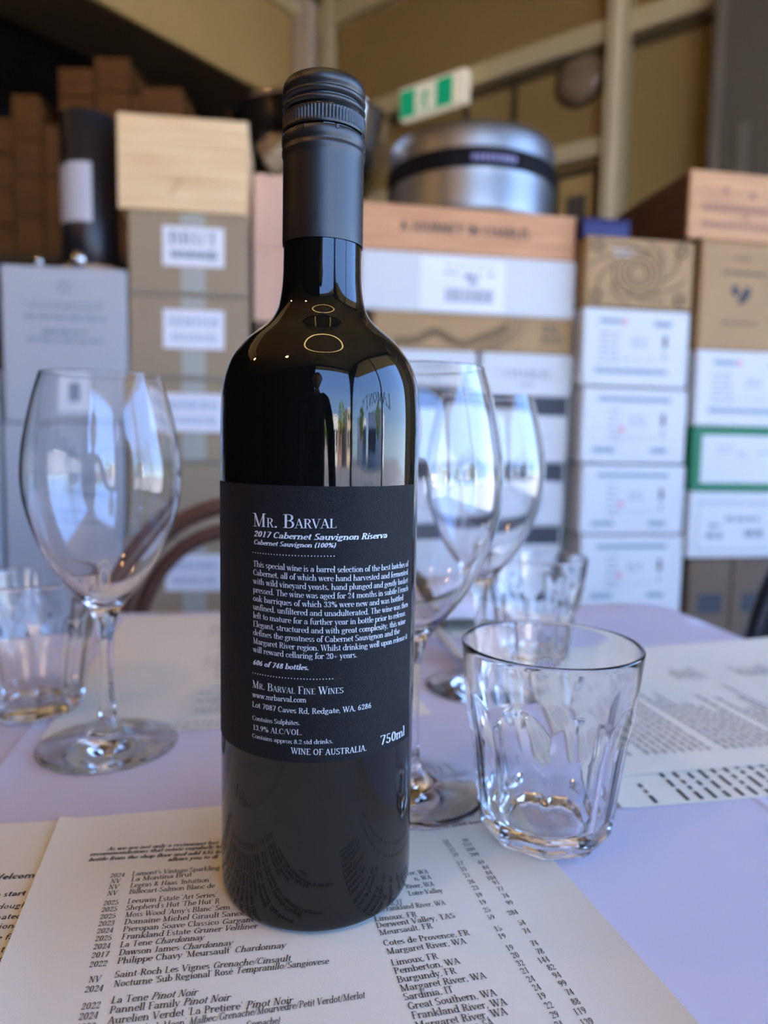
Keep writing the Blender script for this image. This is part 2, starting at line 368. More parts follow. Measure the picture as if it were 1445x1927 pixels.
# dark pillar at the right edge, a projecting strip of the panelled wall
mp_ = mat('grey green pillar', (.115, .105, .075), .5)
PP = CN + n2*.14
Lp = (on_plane(1334, 200, PP, n2)-CN).dot(d2)
slab('wall_pillar', PP, d2, n2, Lp, Lp+.6, .0, ZC-.001, .13, mp_)
for k, (px, w, c) in enumerate(((1350, .022, (.2, .18, .13)), (1402, .03, (.17, .16, .12)))):
    L0 = (on_plane(px, 200, PP, n2)-CN).dot(d2)
    slab('trim_%d' % (10+k), PP+n2*.009, d2, n2, L0-w/2, L0+w/2, .5, (ZC-.01, EYE.z+.98)[k], .008, mat('pillar strip %d' % k, c, .4))
# enclosing walls: dark store behind the bulkhead, left and rear
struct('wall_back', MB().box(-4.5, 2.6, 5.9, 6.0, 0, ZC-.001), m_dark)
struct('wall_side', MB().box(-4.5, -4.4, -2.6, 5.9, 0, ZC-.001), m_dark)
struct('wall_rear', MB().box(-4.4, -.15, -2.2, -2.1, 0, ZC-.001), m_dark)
# window front: rear right and right-hand side
def window_wall(tag0, P, d, L, n_pane, first):
    """sill, head, mullions and panes"""
    d = Vector(d).normalized(); n = Vector((d.y, -d.x, 0))
    def sl(nm, a, b, z0, z1, t, mm):
        mb = MB().box(a, b, -t/2, t/2, z0, z1); mb.xf(lambda v: Vector(P) + d*v.x + n*v.y + Vector((0, 0, v.z))); return mb.build(nm, mm)
    o = tag(sl('wall_'+tag0, 0, L, 0, .42, .1, m_dark), kind='structure')
    tag(sl('wall_'+tag0, 0, L, 2.86, ZC-.001, .1, m_dark), kind='structure')
    for i in range(n_pane):
        a = L*i/n_pane; b = L*(i+1)/n_pane
        w = thing('window_%d' % (first+i), None, None); w['kind'] = 'structure'
        fr = MB()
        for (x0, x1, z0, z1) in ((a+.002, a+.025, .42, 2.86), (b-.025, b-.002, .42, 2.86), (a+.025, b-.025, .42, .47), (a+.025, b-.025, 2.82, 2.86)):
            fr.box(x0, x1, -.03, .03, z0, z1)
        fr.xf(lambda v: Vector(P) + d*v.x + n*v.y + Vector((0, 0, v.z))); fr.build('window_frame', m_black, w)
        pa = MB().box(a+.026, b-.026, -.003, .003, .471, 2.819).xf(lambda v: Vector(P) + d*v.x + n*v.y + Vector((0, 0, v.z)))
        pa.build('pane', m_pane, w)
def pane_material():
    m = bpy.data.materials.new('window pane'); m.use_nodes = True; nt = m.node_tree; nt.nodes.clear()
    o = nt.nodes.new('ShaderNodeOutputMaterial'); mx = nt.nodes.new('ShaderNodeMixShader'); tr = nt.nodes.new('ShaderNodeBsdfTransparent')
    gl = nt.nodes.new('ShaderNodeBsdfGlossy'); gl.inputs['Roughness'].default_value = 0; fr = nt.nodes.new('ShaderNodeFresnel'); fr.inputs[0].default_value = 1.3
    nt.links.new(fr.outputs[0], mx.inputs[0]); nt.links.new(tr.outputs[0], mx.inputs[1]); nt.links.new(gl.outputs[0], mx.inputs[2]); nt.links.new(mx.outputs[0], o.inputs[0])
    return m
m_pane = pane_material()
window_wall('window_rear', (-.15, -2.1, 0), (1, 0, 0), 2.0, 1, 1)
window_wall('window_side', (1.85, -2.1, 0), (0, 1, 0), 3.9, 2, 2)
wl_ = MB(); P_, A_ = text2d("LAMONT'S", 'roman')
put_text(wl_, P_, lambda a, b: (1.845, .25-a*1.5/A_, 1.13+b*.17+.10*(1-((a/A_-.5)*2)**2)))
wl_.build('window_lettering', mat('dark vinyl', (.03, .04, .06), .4), bpy.data.objects['window_2'], recalc=False)
# street outside
m_st = mat('street asphalt', (.30, .29, .28), .8)
struct('floor_street', MB().box(-25, 60, -45, 12, -.3, -.12), m_st)
cols = [(.55, .30, .20), (.80, .78, .72), (.42, .42, .44), (.75, .60, .40), (.72, .74, .76), (.85, .82, .74), (.45, .25, .2), (.8, .8, .82)]
names = ['brick coloured', 'cream', 'grey', 'sandy', 'pale grey', 'chalk white', 'dark brick', 'white corner']
for i, (x, y, w, dpt, h) in enumerate(((-9, -34, 9, 6, 3.4), (-1, -36, 5, 6, 4.6), (5, -35, 5, 6, 3.0), (22, -31, 5, 5, 5.2), (34, -12, 7, 12, 4.4), (11, -33, 5, 5, 4.0), (16.5, -34, 4, 5, 3.2), (29, -23, 5, 5, 3.6))):
    b = thing('building', names[i] + ' street building mirrored in the wine bottle', 'building', (x, y, -.12), group=None)
    MB().box(-w/2, w/2, -dpt/2, dpt/2, 0, h, .05).build('wall', mat('facade %d' % i, cols[i], .8), b)
    MB().box(-w/2-.15, w/2+.15, -dpt/2-.15, dpt/2+.15, h, h+.3, .03).build('cornice', mat('cornice', (.6, .6, .58), .7), b)
    for k in range(int(w//1.6)):
        for j in range(int(h//2.6)):
            q = MB()
            if i != 4: q.box(-w/2+.5+k*1.6, -w/2+1.5+k*1.6, dpt/2+.001, dpt/2+.06, .8+j*2.6, 2.2+j*2.6, .02)
            else: q.box(-dpt/2*.66-.06, -w/2-.001, -dpt/2+.5+k*1.6, -dpt/2+1.5+k*1.6, .8+j*2.6, 2.2+j*2.6, .02)
            q.build('window', m_black, b)
for i, (x, y, h) in enumerate(((3, -15, 3.4), (9, -17, 4.2), (15, -12, 3.6), (19, -6, 4.0))):
    t = thing('street_tree', ['small yellow-green tree', 'tall bushy tree', 'round leafy tree', 'broad leafy tree'][i] + ' across the street, mirrored in the bottle', 'tree', (x, y, -.12))
    MB().tube([(0, 0, 0), (.05, .02, h*.3), (-.03, 0, h*.6)], [.12, .09, .05], 8).build('trunk', m_tan, t)
    cr_ = MB()
    for k in range(260):
        a = random.uniform(0, 2*pi); zz = random.uniform(-1, 1); rr_ = random.uniform(.55, 1)*sqrt(1-zz*zz)*h*.28
        c = Vector((rr_*cos(a), rr_*sin(a), h*.66+zz*h*.32)); u = Vector((random.gauss(0, 1), random.gauss(0, 1), random.gauss(0, 1))).normalized()*.2; v = u.cross(Vector((random.gauss(0, 1), .3, random.gauss(0, 1)))).normalized()*.14
        cr_.add([c-u, c+v, c+u, c-v], [(0, 1, 2, 3)])
    tag(cr_.build('leaves', mat('leaf green', (.32, .40, .03), .7), t, recalc=False), kind='stuff')
# ------------------------------------------------------------------ pendant lamps (their reflections show in the steel and the glasses)
def pendant(x, y, z, lab):
    t = thing('pendant_lamp', lab, 'lamp', (x, y, z))
    MB().lathe([(0, -.04), (.02, -.036), (.036, -.02), (.04, 0), (.034, .022), (.018, .04), (.012, .05)], 24).build('bulb', m_lamp, t, True)
    MB().lathe([(.014, .05), (.02, .055), (.02, .1), (.006, .11)], 16).build('socket', m_black, t, True)
    MB().tube([(0, 0, .11), (0, 0, ZC-z-.001)], .004, 6).build('cord', m_black, t)
pendant(-.85, -.5, 2.15, 'bare warm bulb pendant mirrored in the steel bowl')
pendant(-1.9, .4, 2.2, 'bare warm bulb pendant hanging over the left side of the room')
rl = thing('ring_lamp', 'thin glowing ring lamp mirrored on the bottle shoulder', 'lamp', (.03, .02, EYE.z+1.10))
MB().tube([(.30*cos(2*pi*i/48), .30*sin(2*pi*i/48), 0) for i in range(48)], .009, 8, closed=True).build('ring', m_ring, rl, True)
for i in range(3): MB().tube([(.30*cos(2.1*i), .30*sin(2.1*i), .01), (0, 0, ZC-EYE.z-1.101)], .0015, 5).build('wire', m_black, rl)
#@@MAIN
# ------------------------------------------------------------------ table
ta = radians(9.5); tu = Vector((cos(ta), sin(ta), 0)); tv = Vector((-sin(ta), cos(ta), 0))
TC = on_z(1232, 1136) ; TC.z = 0          # far right corner of the table
tb = thing('dining_table', 'dining table hidden under the white paper cloth', 'table', TC, ta)
MB().box(-1.5, -.004, -.88, -.004, T-.03, T-.0015, .003).build('tabletop', m_tan, tb)
for (x, y) in ((-1.44, -.82), (-.06, -.82), (-1.44, -.06), (-.06, -.06)):
    MB().box(x-.022, x+.022, y-.022, y+.022, 0, T-.0305, .003).build('leg', m_chairb, tb)
cl = MB(); nx, ny = 150, 92
def creasez(u, v):                         # sharp fold lines of the unfolded table paper
    z = 0.0
    for c in (-.205, -.60, -1.0): z += .0007*math.exp(-((u-c+.012*v)/.0016)**2)
    for c in (-.33, -.62): z += .0006*math.exp(-((v-c)/.0016)**2)
    return z
us = sorted(set([-1.505+1.51*i/60 for i in range(61)] + [c+k*.0012 for c in (-.205, -.60, -1.0) for k in range(-5, 6)]))
vs_ = sorted(set([-.885+.89*i/40 for i in range(41)] + [c+k*.0012 for c in (-.33, -.62) for k in range(-5, 6)]))
g = [[(u, v, T-.0002+creasez(u, v)) for u in us] for v in vs_]
nu, nv = len(us), len(vs_)
cl.add([p for row in g for p in row], [(j*nu+i, j*nu+i+1, (j+1)*nu+i+1, (j+1)*nu+i) for j in range(nv-1) for i in range(nu-1)])
# overhang all round
def skirt(a, b, out, n=30):
    vv = []; 
    for i in range(n+1):
        p = Vector(a).lerp(Vector(b), i/n); w = .004*sin(i*1.3)
        for k, (o_, z) in enumerate(((0, 0), (.004, -.003), (.006+w*.4, -.06), (.008+w, -.16), (.010+w*1.5, -.24))):
            vv.append((p.x+out[0]*o_, p.y+out[1]*o_, T-.0002+z))
    cl.add(vv, [(i*5+k, i*5+k+1, (i+1)*5+k+1, (i+1)*5+k) for i in range(n) for k in range(4)])
skirt((-1.505, .005, 0), (.005, .005, 0), (0, 1)); skirt((.005, .005, 0), (.005, -.885, 0), (1, 0))
skirt((.005, -.885, 0), (-1.505, -.885, 0), (0, -1)); skirt((-1.505, -.885, 0), (-1.505, .005, 0), (-1, 0))
o = cl.build('tablecloth', m_cloth, None, 30, loc=TC); o.rotation_euler = (0, 0, ta)
tag(o, 'white paper tablecloth with sharp fold lines covering the table', 'tablecloth')

# ------------------------------------------------------------------ menus
def sheet(name, label, TL, TR, BL, BR, z, curl=None, n=24, th=.00012, group=None):
    TL, TR, BL, BR = [Vector((*p, 0))*1.017 for p in (TL, TR, BL, BR)]
    mb = MB(); top = []; 
    for j in range(n+1):
        for i in range(n+1):
            u, v = i/n, j/n
            p = (TL*(1-u)+TR*u)*(1-v) + (BL*(1-u)+BR*u)*v
            p.z = T + z + (curl(u, v) if curl else 0); top.append(p)
    k = (n+1)**2
    mb.add(top + [p-Vector((0, 0, th)) for p in top], [])
    for j in range(n):
        for i in range(n):
            a = j*(n+1)+i; q = (a, a+1, a+n+2, a+n+1); mb.f += [q, tuple(x+k for x in reversed(q))]
    for i in range(n):
        for a, b in ((i, i+1), (n*(n+1)+i, n*(n+1)+i+1), (i*(n+1), (i+1)*(n+1)), (i*(n+1)+n, (i+1)*(n+1)+n)): mb.f.append((a, b, b+k, a+k))
    t = thing(name, label, 'menu', (0, 0, 0), 0, group)
    mb.build('paper', m_paper, t, 40)
    return t
mA = sheet('printed_menu', 'cream wine list lying under the bottle, listing wines and prices', (-.148, .315), (.056, .357), (-.078, .0265), (.131, .075), .0009,
           curl=lambda u, v: .0045*max(0, (u-.86)/.14)**2*min(1, v*1.5) + .0012*max(0, (.06-u)/.06)**2)
mB = sheet('printed_menu', 'cream food menu with large Welcome text, mostly tucked under the wine list at left', (-.300, .294), (-.092, .322), (-.259, .000), (-.051, .028), .0004)
mE = sheet('printed_menu', 'cream menu lying behind the left wine glass at the far table edge', (-.258, .700), (-.030, .742), (-.200, .403), (.034, .454), .0005)
mF = sheet('printed_menu', 'small cream paper lying at the far table edge behind the tall glass stems', (.000, .750), (.190, .772), (.013, .640), (.205, .660), .0004)
mC = sheet('printed_menu', 'cream paper with bold print peeping out from under the right-hand menu', (.100, .520), (.395, .575), (.120, .3345), (.415, .391), .0006, curl=lambda u, v: .0006*max(0, (.05-u)/.05)**2)
mD = sheet('printed_menu', 'large cream menu of fine print at the right edge of the table', (.083, .570), (.376, .652), (.1265, .367), (.417, .425), .0018, curl=lambda u, v: .004*max(0, (.3-v)/.3)**2*u)

def run_on_table(mb, s, x0, y0, x1=None, y1=None, h=2.8, z=.00112, ang=8.6, sx=None, style='roman', right=False):
    polys, adv = text2d(s, style)
    P = on_z(x0, y0, T+z)
    if x1 is not None:
        Q = on_z(x1, y1, T+z); d = Q-P; L = d.length; d.normalize(); k = L/(adv-.06)
    else:
        d = Vector((cos(radians(ang)), sin(radians(ang)), 0)); k = (sx or h*.00096)
        if right: P = P - d*(adv*k)
    n = Vector((-d.y, d.x, 0)); hh = h*.001
    put_text(mb, polys, lambda a, b: P + d*(a*k) + n*(b*hh))
tx = MB()
# header lines, in italics
for s, x, y in (("_As we are not only a restaurant but", 200.8, 1600.7), ("_recommendations that rotate regularly to", 168.4, 1610.7), ("_bottle from the shop floor and add $35 fo", 165.5, 1621), ("_allows you to di", 315, 1620.6)):
    run_on_table(tx, s, x, y, h=2.6, ang=8.2, sx=.00282, style='bold')
run_on_table(tx, "_from your drink here", 793, 1563, 906, 1548, h=2.6, style='bold')
YR = [("2024", 205.8, 1651.5), ("NV", 207, 1662.5), ("NV", 203.5, 1673.5), ("NV", 200.8, 1685.5), ("2025", 192.8, 1703.8), ("2025", 189.5, 1716.4), ("2025", 186.5, 1729.8), ("2023", 183.5, 1743.2),
      ("2024", 180.5, 1757), ("2025", 177.3, 1771.5), ("2024", 174, 1786.8), ("2017", 170.4, 1803), ("2022", 166.4, 1820.5), ("NV", 165.4, 1849.5), ("2024", 157.5, 1868), ("2022", 151, 1900.5), ("2024", 146, 1920), ("2020", 140, 1941)]
for s, x, y in YR: run_on_table(tx, s, x, y, h=2.9, sx=.00262)
NM = [("Lamont's Vintage Sparkling", 247.6, 1648), ("La Montina Brut", 246, 1658.7, 360, 1649), ("Legras & Haas 'Intuition'", 244, 1670.2), ("Billecart-Salmon Blanc de", 242, 1682.2), ("Leeuwin Estate 'Art Series'", 239, 1700.4),
      ("Shepherd's Hut 'The Hut' R", 236, 1713), ("Moss Wood 'Amy's Blanc' Sem", 234.7, 1726.3), ("Domaine Michel Girault Sance", 232.7, 1739.7, 459, 1722.5), ("Pieropan Soave Classico _Gargane", 230.2, 1753.4, 478, 1734.5), ("Frankland Estate _Gruner Veltliner", 227.7, 1767.8, 483, 1746.9),
      ("La Tene _Chardonnay", 224.7, 1782.8, 382, 1768.5), ("Dawson James _Chardonnay", 222.7, 1798, 436, 1779), ("Philippe Chavy 'Meursault' _Chardonnay", 219.7, 1814, 536, 1783.5), ("Saint-Roch Les Vignes _Grenache/Cinsault", 214.3, 1840, 545.6, 1808.5),
      ("Nocturne 'Sub Regional' Ros\u00e9 _Tempranillo/Sangiovese", 212.8, 1857.8, 617.8, 1813.5), ("La Tene _Pinot Noir", 208.3, 1888.7, 369.7, 1872.8), ("Pannell Family _Pinot Noir", 204.8, 1907.6, 431.5, 1882.7), ("Aurelien Verdet 'La Pretiere' _Pinot Noir", 201, 1928, 549.6, 1888)]
for q in NM: run_on_table(tx, q[0], *q[1:], h=3.0, sx=.0027)
run_on_table(tx, "Block Moon' _Malbec/Grenache/Mourvedre/Petit Verdot/Merlot", 262, 1943, 686.6, 1878, h=2.9)
run_on_table(tx, "_Grenache)", 462, 1934, 526.5, 1925, h=2.5)
RG = [("River, WA", 807, 1643.5), ("n, WA", 812.7, 1654), ("River, WA", 818, 1667), ("Loire Valley", 833.9, 1679), ("o, IT", 759.8, 1701), ("Frankland River, WA", 839.4, 1702.5)]
for s, x, y in RG: run_on_table(tx, s, x, y, h=2.9, sx=.0025, ang=10.5, right=True)
RG = [("Limoux, FR", 705.7, 1734, 784.8, 1724.5), ("Derwent Valley, TAS", 709, 1746.5, 857, 1727), ("Meursault, FR", 715, 1760, 814.4, 1746.5), ("Cotes de Provence, FR", 722.5, 1780, 884, 1759.4), ("Margaret River, WA", 729, 1796, 878, 1775.5),
      ("Limoux, FR", 737.5, 1817.4, 825, 1804), ("Pemberton, WA", 743, 1833, 866.7, 1813.5), ("Burgundy, FR", 748.6, 1849.5, 859.5, 1831.8), ("Margaret River, WA", 755.3, 1866, 915.8, 1841), ("Sardinia, IT", 761.4, 1882.5, 854.5, 1867.5),
      ("Great Southern, WA", 769.2, 1900, 935.3, 1873.5), ("Frankland River, WA", 776.5, 1918, 954.8, 1891), ("Margaret River, WA", 784, 1937, 956, 1909.5), ("Margaret River, SA", 792, 1957, 931, 1930)]
for q in RG: run_on_table(tx, *q, h=2.95)
PR = [("18", 265, 345, "90", 415, 335), ("22", 288, 372, "114", 440, 365), ("32", 315, 408, "109", 465, 402), ("59", 340, 445, "299", 495, 440), ("17", 375, 508, "69", 535, 500), ("21", 402, 552, "84", 570, 540),
      ("21", 430, 600, "84", 595, 580), ("26", 462, 648, "104", 625, 618), ("23", 493, 695, "91", 650, 655), ("19", 522, 750, "77", 682, 703), ("19", 550, 805, "74", 722, 755), ("25", 582, 862, "99", 755, 808), ("59", 615, 918, "284", 790, 880),
      ("15", 668, 1005, "54", 848, 960), ("19", 700, 1063, "74", 885, 1022), ("19", 758, 1150, "74", 945, 1115), ("20", 800, 1207, "78", 988, 1178), ("32", 840, 1268, "144", 1030, 1240), ("21", 875, 1325, "82", 1075, 1300),
      ("24", 920, 1388, "94", 1118, 1358), ("24", 965, 1452, "99", 1162, 1422), ("19", 1005, 1518, "74", 1215, 1488), ("22", 1060, 1588, "88", 1262, 1560), ("29", 1103, 1660, "119", 1310, 1630), ("24", 1140, 1735, "139", 1365, 1712)]
for a, ax, ay, b, bx, by in PR:
    for s, x, y in ((a, ax, ay), (b, bx, by)): run_on_table(tx, s, 780+x/4.014, 1500+y/4.014, h=2.8, sx=.00255, ang=16, right=True)
tag(tx.build('printed_text', m_ink, mA, recalc=False), kind='stuff')
tb_ = MB()
for s, x, y, h, st in (("Welcome", 75.5, 1651, 4.0, 'sansbold'), ("To start", 46.5, 1685, 3.4, 'sansbold'), ("Sourdough", 49.5, 1707.5, 3.2, 'sans'), ("Marinated", 40, 1728, 3.2, 'sans'), ("regional", 41.5, 1745.5, 3.2, 'sans'), ("the fai", 31.5, 1767, 3.2, 'sans'), ("rustic", 22.5, 1791, 3.2, 'sans'), ("Ro", 17.5, 1813.5, 3.2, 'sans'), ("y", 6, 1836, 3.2, 'sans')):
    run_on_table(tb_, s, x, y, h=h, z=.00052, ang=7.5, sx=h*.00112, style=st, right=True)
tag(tb_.build('printed_text', m_ink, mB, recalc=False), kind='stuff')
def bars(mb, O, u, v, rows, h, z, wl=.004):
    """rows of fine print too small to read: (offset along v, start, end) with word gaps"""
    for off, s, e in rows:
        x = s
        while x < e:
            w = random.uniform(.35, 1.5)*wl; w = min(w, e-x)
            P = O + v*off + u*x; mb.add([P+Vector((0, 0, z)), P+u*w+Vector((0, 0, z)), P+u*w+v*h+Vector((0, 0, z)), P+v*h+Vector((0, 0, z))], [(0, 1, 2, 3)]); x += w + wl*.3
O = Vector((-.180, .407, T+.0007)); eu = Vector((.975, .214, 0)).normalized(); ev = Vector((-.058, .297, 0)).normalized()
b = MB(); rows = []
for k in range(42):
    if k in (10, 11, 12, 25, 26, 33): continue
    s0 = random.choice((.075, .08, .065)); rows.append((.035+k*.0055, s0, s0+random.uniform(.035, .062)))
    if k % 3 == 0: rows.append((.035+k*.0055, .15, .185))
rows += [(.012, .03, .19), (.018, .03, .19)]
bars(b, O, eu, ev, rows, .0018, 0); tag(b.build('printed_text', m_inkg, mE, recalc=False), kind='stuff')
O = Vector((.1265, .367, T+.0021)); du = Vector((.2905, .058, 0)).normalized(); dv = Vector((-.0435, .203, 0)).normalized()
b = MB(); rows = []
for k in range(46):
    q = .008+k*.0058
    if k % 9 == 4: continue
    rows.append((q, .028 if k < 30 else .04, random.uniform(.07, .135)))
    if k % 11 < 6: rows.append((q, .15, .165+random.uniform(.0, .012)))
bars(b, O, dv, du, rows, .0022, 0, .006); tag(b.build('printed_text', m_inkg, mD, recalc=False), kind='stuff')
b = MB(); O = Vector((.120, .3345, T+.0008)); rows = [(.012+.002, .004, .026)] + [(.031+k*.0085, .006+.001*(k % 3), .035) for k in range(24)]
rows = [(.022, .008, .031)] + [(.040+k*.0080, .008, .04) for k in range(24)]
bars(b, O, Vector((-.02, .1855, 0)).normalized(), Vector((.295, .0565, 0)).normalized(), rows, .0022, 0, .009); tag(b.build('printed_text', m_ink, mC, recalc=False), kind='stuff')

# ------------------------------------------------------------------ the wine bottle
BX, BY = -.0254, .281
ZB = T + .0013
bt = thing('wine_bottle', 'dark wine bottle with grey screwcap and black back label, standing on the wine list', 'bottle', (BX, BY, ZB))
prof = [(0, .004), (.028, .002), (.0345, 0), (.0368, .0005), (.0380, .0020), (.0385, .0050), (.0386, .009)] + [(.0386, z/1000) for z in (40, 80, 120, 150, 175, 186)] + \
       [(.0384, 0.1922), (.0381, 0.1972), (.0374, 0.2022), (.0360, 0.2069), (.0345, 0.2102), (.0317, 0.2142), (.0285, 0.2178), (.0250, 0.2207), (.0222, 0.2229), (.0196, 0.2254), (.01775, 0.2279), (.0165, 0.2309), (.0157, 0.2352), (.01515, 0.2402), (.01495, 0.2467), (.01485, 0.2577), (.0148, 0.3017)]
def smooth_prof(p, it=3):
    p = [Vector(q) for q in p]
    for _ in range(it):
        n = [p[0]]
        for a, b in zip(p[:-1], p[1:]): n += [a*.75+b*.25, a*.25+b*.75]
        p = n + [p[-1]]
    return [(q.x, q.y) for q in p]
MB().lathe(smooth_prof(prof, 2), 128).build('body', m_bottle, bt, 'all')
# foil capsule and the screw cap over it
cp = [(.01515, .2540), (.01535, .2533), (.0154, .2545), (.01535, .263), (.01530, .2832), (.0154, .2848), (.01575, .2860), (.01575, .2872), (.0153, .2878), (.01535, .2886), (.01580, .2894), (.01585, .2914), (.01570, .2924), (.0154, .2928)]
MB().lathe(cp, 96).build('capsule', m_caps, bt, 50)
def knurl(r, z, a):
    return r - (.00035*(0.5+0.5*cos(a*72))**2 if .2946 < z < .2994 else 0)
kp = [(.0149, .2939), (.0154, .2936), (.0156, .2940)] + [(.0156, .2945+.0005*k) for k in range(11)] + [(.0152, .2999), (.0142, .3004), (.0142, .3009), (.0153, .3016), (.0156, .3024), (.0153, .3031), (.0142, .3037), (.0142, .3042), (.0153, .3049), (.0156, .3057), (.0153, .3064), (.0147, .3068), (.0147, .3072), (.0153, .3078), (.0155, .3090), (.0153, .3104), (.0147, .3116), (.0137, .3124), (.0124, .3128), (0, .3129)]
MB().lathe(kp, 360, rf=knurl).build('screw_cap', m_caps, bt, 50)
for k in range(8):                         # bridges between cap and tamper ring
    a = radians(-112+45*k); q = MB().box(-.0006, .0006, -.0002, .0004, 0, .0014, .0001)
    q.xf(lambda v: Vector((sin(a)*(.01565+v.y)+cos(a)*v.x, -cos(a)*(.01565+v.y)+sin(a)*v.x, .2912+v.z))); q.build('bridge', m_caps, bt)
MB().lathe([(.0146, .2920), (.0146, .2942)], 64).build('slit', m_capl, bt, True)
# black label, wrapped on the glass; azimuth 0 faces -y
RL = .0388
def on_lab(u, z, dr=0.0):
    a = u/RL; return Vector((sin(a)*(RL+dr), -cos(a)*(RL+dr), z))
lb = MB(); n = 90; u0, u1 = -.070, .0478
for i in range(n+1):
    u = u0+(u1-u0)*i/n
    zl_ = .0657
    lb.v += [tuple(on_lab(u, zl_)), tuple(on_lab(u, .1639)), tuple(on_lab(u, .1639, -.00015)), tuple(on_lab(u, zl_, -.00015))]
for i in range(n):
    for k in range(4): lb.f.append((i*4+k, i*4+(k+1) % 4, (i+1)*4+(k+1) % 4, (i+1)*4+k))
lb.f += [(0, 1, 2, 3), (n*4+3, n*4+2, n*4+1, n*4)]
lab = lb.build('back_label', m_label, bt, 40); lab['label'] = 'black textured back label with white print'
lt = MB(); OZ = .0017
def lab_run(polys, adv, u0, z0, u1, z1, h, tail=.06):
    k = (u1-u0)/(adv-tail)
    put_text(lt, polys, lambda a, b: on_lab(u0+a*k, z0+(z1-z0)*a/adv+b*h+OZ, .00006))
mm = .001
lab_run(*smallcaps("Mr. Barval", 'didone'), -21.6*mm, 147.4*mm, 8.9*mm, 147.9*mm, 4.7*mm)
lab_run(*text2d("_2017 Cabernet Sauvignon Riserva", 'bold'), -21.4*mm, 143.9*mm, 29.1*mm, 143.6*mm, 2.15*mm)
lab_run(*text2d("_Cabernet Sauvignon (100%)", 'bold'), -21.4*mm, 141.1*mm, 8.9*mm, 141.1*mm, 1.7*mm)
PAR = ["This special wine is a barrel selection of the best batches of", "Cabernet, all of which were hand harvested and fermented", "with wild vineyard yeasts, hand plunged and gently basket", "pressed. The wine was aged for 24 months in subtle French",
       "oak barriques of which 33% were new and was bottled", "unfined, unfiltered and unadulterated. The wine was then", "left to mature for a further year in bottle prior to release.", "Elegant, structured and with great complexity, this wine",
       "defines the greatness of Cabernet Sauvignon and the", "Margaret River region. Whilst drinking well upon release it", "will reward cellaring for 20+ years."]
UR = [43.1, 42.9, 43.0, 43.5, 39.6, 43.5, 41.7, 41.6, 37.5, 43.5, 17.3]
for i, (s, ur) in enumerate(zip(PAR, UR)):
    zz = 133.2-3.09*i; lab_run(*text2d(s, 'didone'), -21.5*mm, zz*mm, ur*mm, (zz-1.7*((ur+21.5)/65)**1.5)*mm, 2.1*mm)
lab_run(*text2d("_606 of 748 bottles.", 'bold'), -21.7*mm, 97.6*mm, 0, 97.8*mm, 1.95*mm)
lab_run(*smallcaps("Mr. Barval Fine Wines", 'didone', .75), -21.8*mm, 89.1*mm, 12.3*mm, 89.1*mm, 2.7*mm)
lab_run(*text2d("www.mrbarval.com", 'roman'), -21.8*mm, 85.6*mm, -.8*mm, 86.1*mm, 2.0*mm)
lab_run(*text2d("Lot 7087 Caves Rd, Redgate, WA, 6286", 'roman'), -21.9*mm, 82*mm, 23.4*mm, 82*mm, 2.0*mm)
lab_run(*text2d("Contains Sulphites.", 'didone'), -21.8*mm, 77.1*mm, -2.9*mm, 77.8*mm, 1.7*mm)
lab_run(*text2d("13.9% ALC/VOL.", 'didone'), -21.7*mm, 73.5*mm, -2.1*mm, 74.2*mm, 2.0*mm)
lab_run(*text2d("Contains approx 8.2 std drinks.", 'didone'), -21.9*mm, 70.5*mm, 8.9*mm, 71.1*mm, 1.6*mm)
lab_run(*text2d("WINE OF AUSTRALIA.", 'roman'), -6.0*mm, 67.2*mm, 21.7*mm, 66.4*mm, 2.2*mm)
lab_run(*text2d("750ml", 'roman'), 27.7*mm, 66.8*mm, 42.9*mm, 65.9*mm, 3.7*mm)
for zz, ur in ((138.1, 8.5), (94.5, 8.5)):
    for i in range(28):
        u = (-21.6+(ur+21.6)*i/27)*mm; r = .00022
        lt.add([on_lab(u+r*cos(pi*q/3), zz*mm+OZ+r*sin(pi*q/3), .00006) for q in range(6)], [tuple(range(6))])
tag(lt.build('label_text', m_lprint, lab, recalc=False), kind='stuff')['label'] = 'silver white printed lettering'

# ------------------------------------------------------------------ glassware

outer = [(0, 0), (.030, .0), (.0415, .0002), (.0430, .0009), (.0415, .0018), (.030, .0030), (.016, .0062), (.0085, .0110), (.0050, .0180), (.0040, .028), (.0037, .045), (.0039, .062), (.0048, .072), (.0075, .080), (.0125, .0865), (.0215, .0955), (.031, .108), (.0395, .124), (.0455, .142), (.0479, .158), (.0472, .174), (.0447, .190), (.0413, .205), (.0368, .2193)]
inner = [(.0358, .2193), (.0401, .205), (.0434, .190), (.0459, .174), (.0466, .158), (.0442, .142), (.0382, .1245), (.0297, .109), (.0200, .0970), (.0110, .0890), (.0045, .0855), (0, .0848)]
def wg(p):
    r, z = p
    if z < .02: return (r*.93, z)
    k = .906 if z < .165 else .906-(z-.165)/.055*.03
    return (r*(k if z > .08 else 1), z if z < .0865 else .0865+(z-.0865)*.975)
outer = [wg(p) for p in outer]; inner = [wg(p) for p in inner]
def wine_glass(x, y, label, z=0.0):
    t = thing('wine_glass', label, 'glass', (x, y, T+z), 0, 'stemmed wine glasses')
    so = smooth_prof(outer, 2); si = smooth_prof(inner, 2); ro, ri, zr_ = so[-1][0], si[0][0], so[-1][1]; rc_ = (ro+ri)/2; rr_ = (ro-ri)/2; rim = [(rc_+rr_*cos(pi*k/6), zr_+rr_*sin(pi*k/6)) for k in range(1, 6)]
    foot = [p for p in so if p[1] < .0180]; stem = [p for p in so if .0180 <= p[1]]
    MB().lathe(so+rim+si, 96).build('bowl', m_glass, t, 'all'); return t
wine_glass(-.1605, .405, 'empty stemmed wine glass standing left of the bottle')
wine_glass(.0160, .354, 'empty stemmed wine glass standing close behind the bottle on its right', .0014)
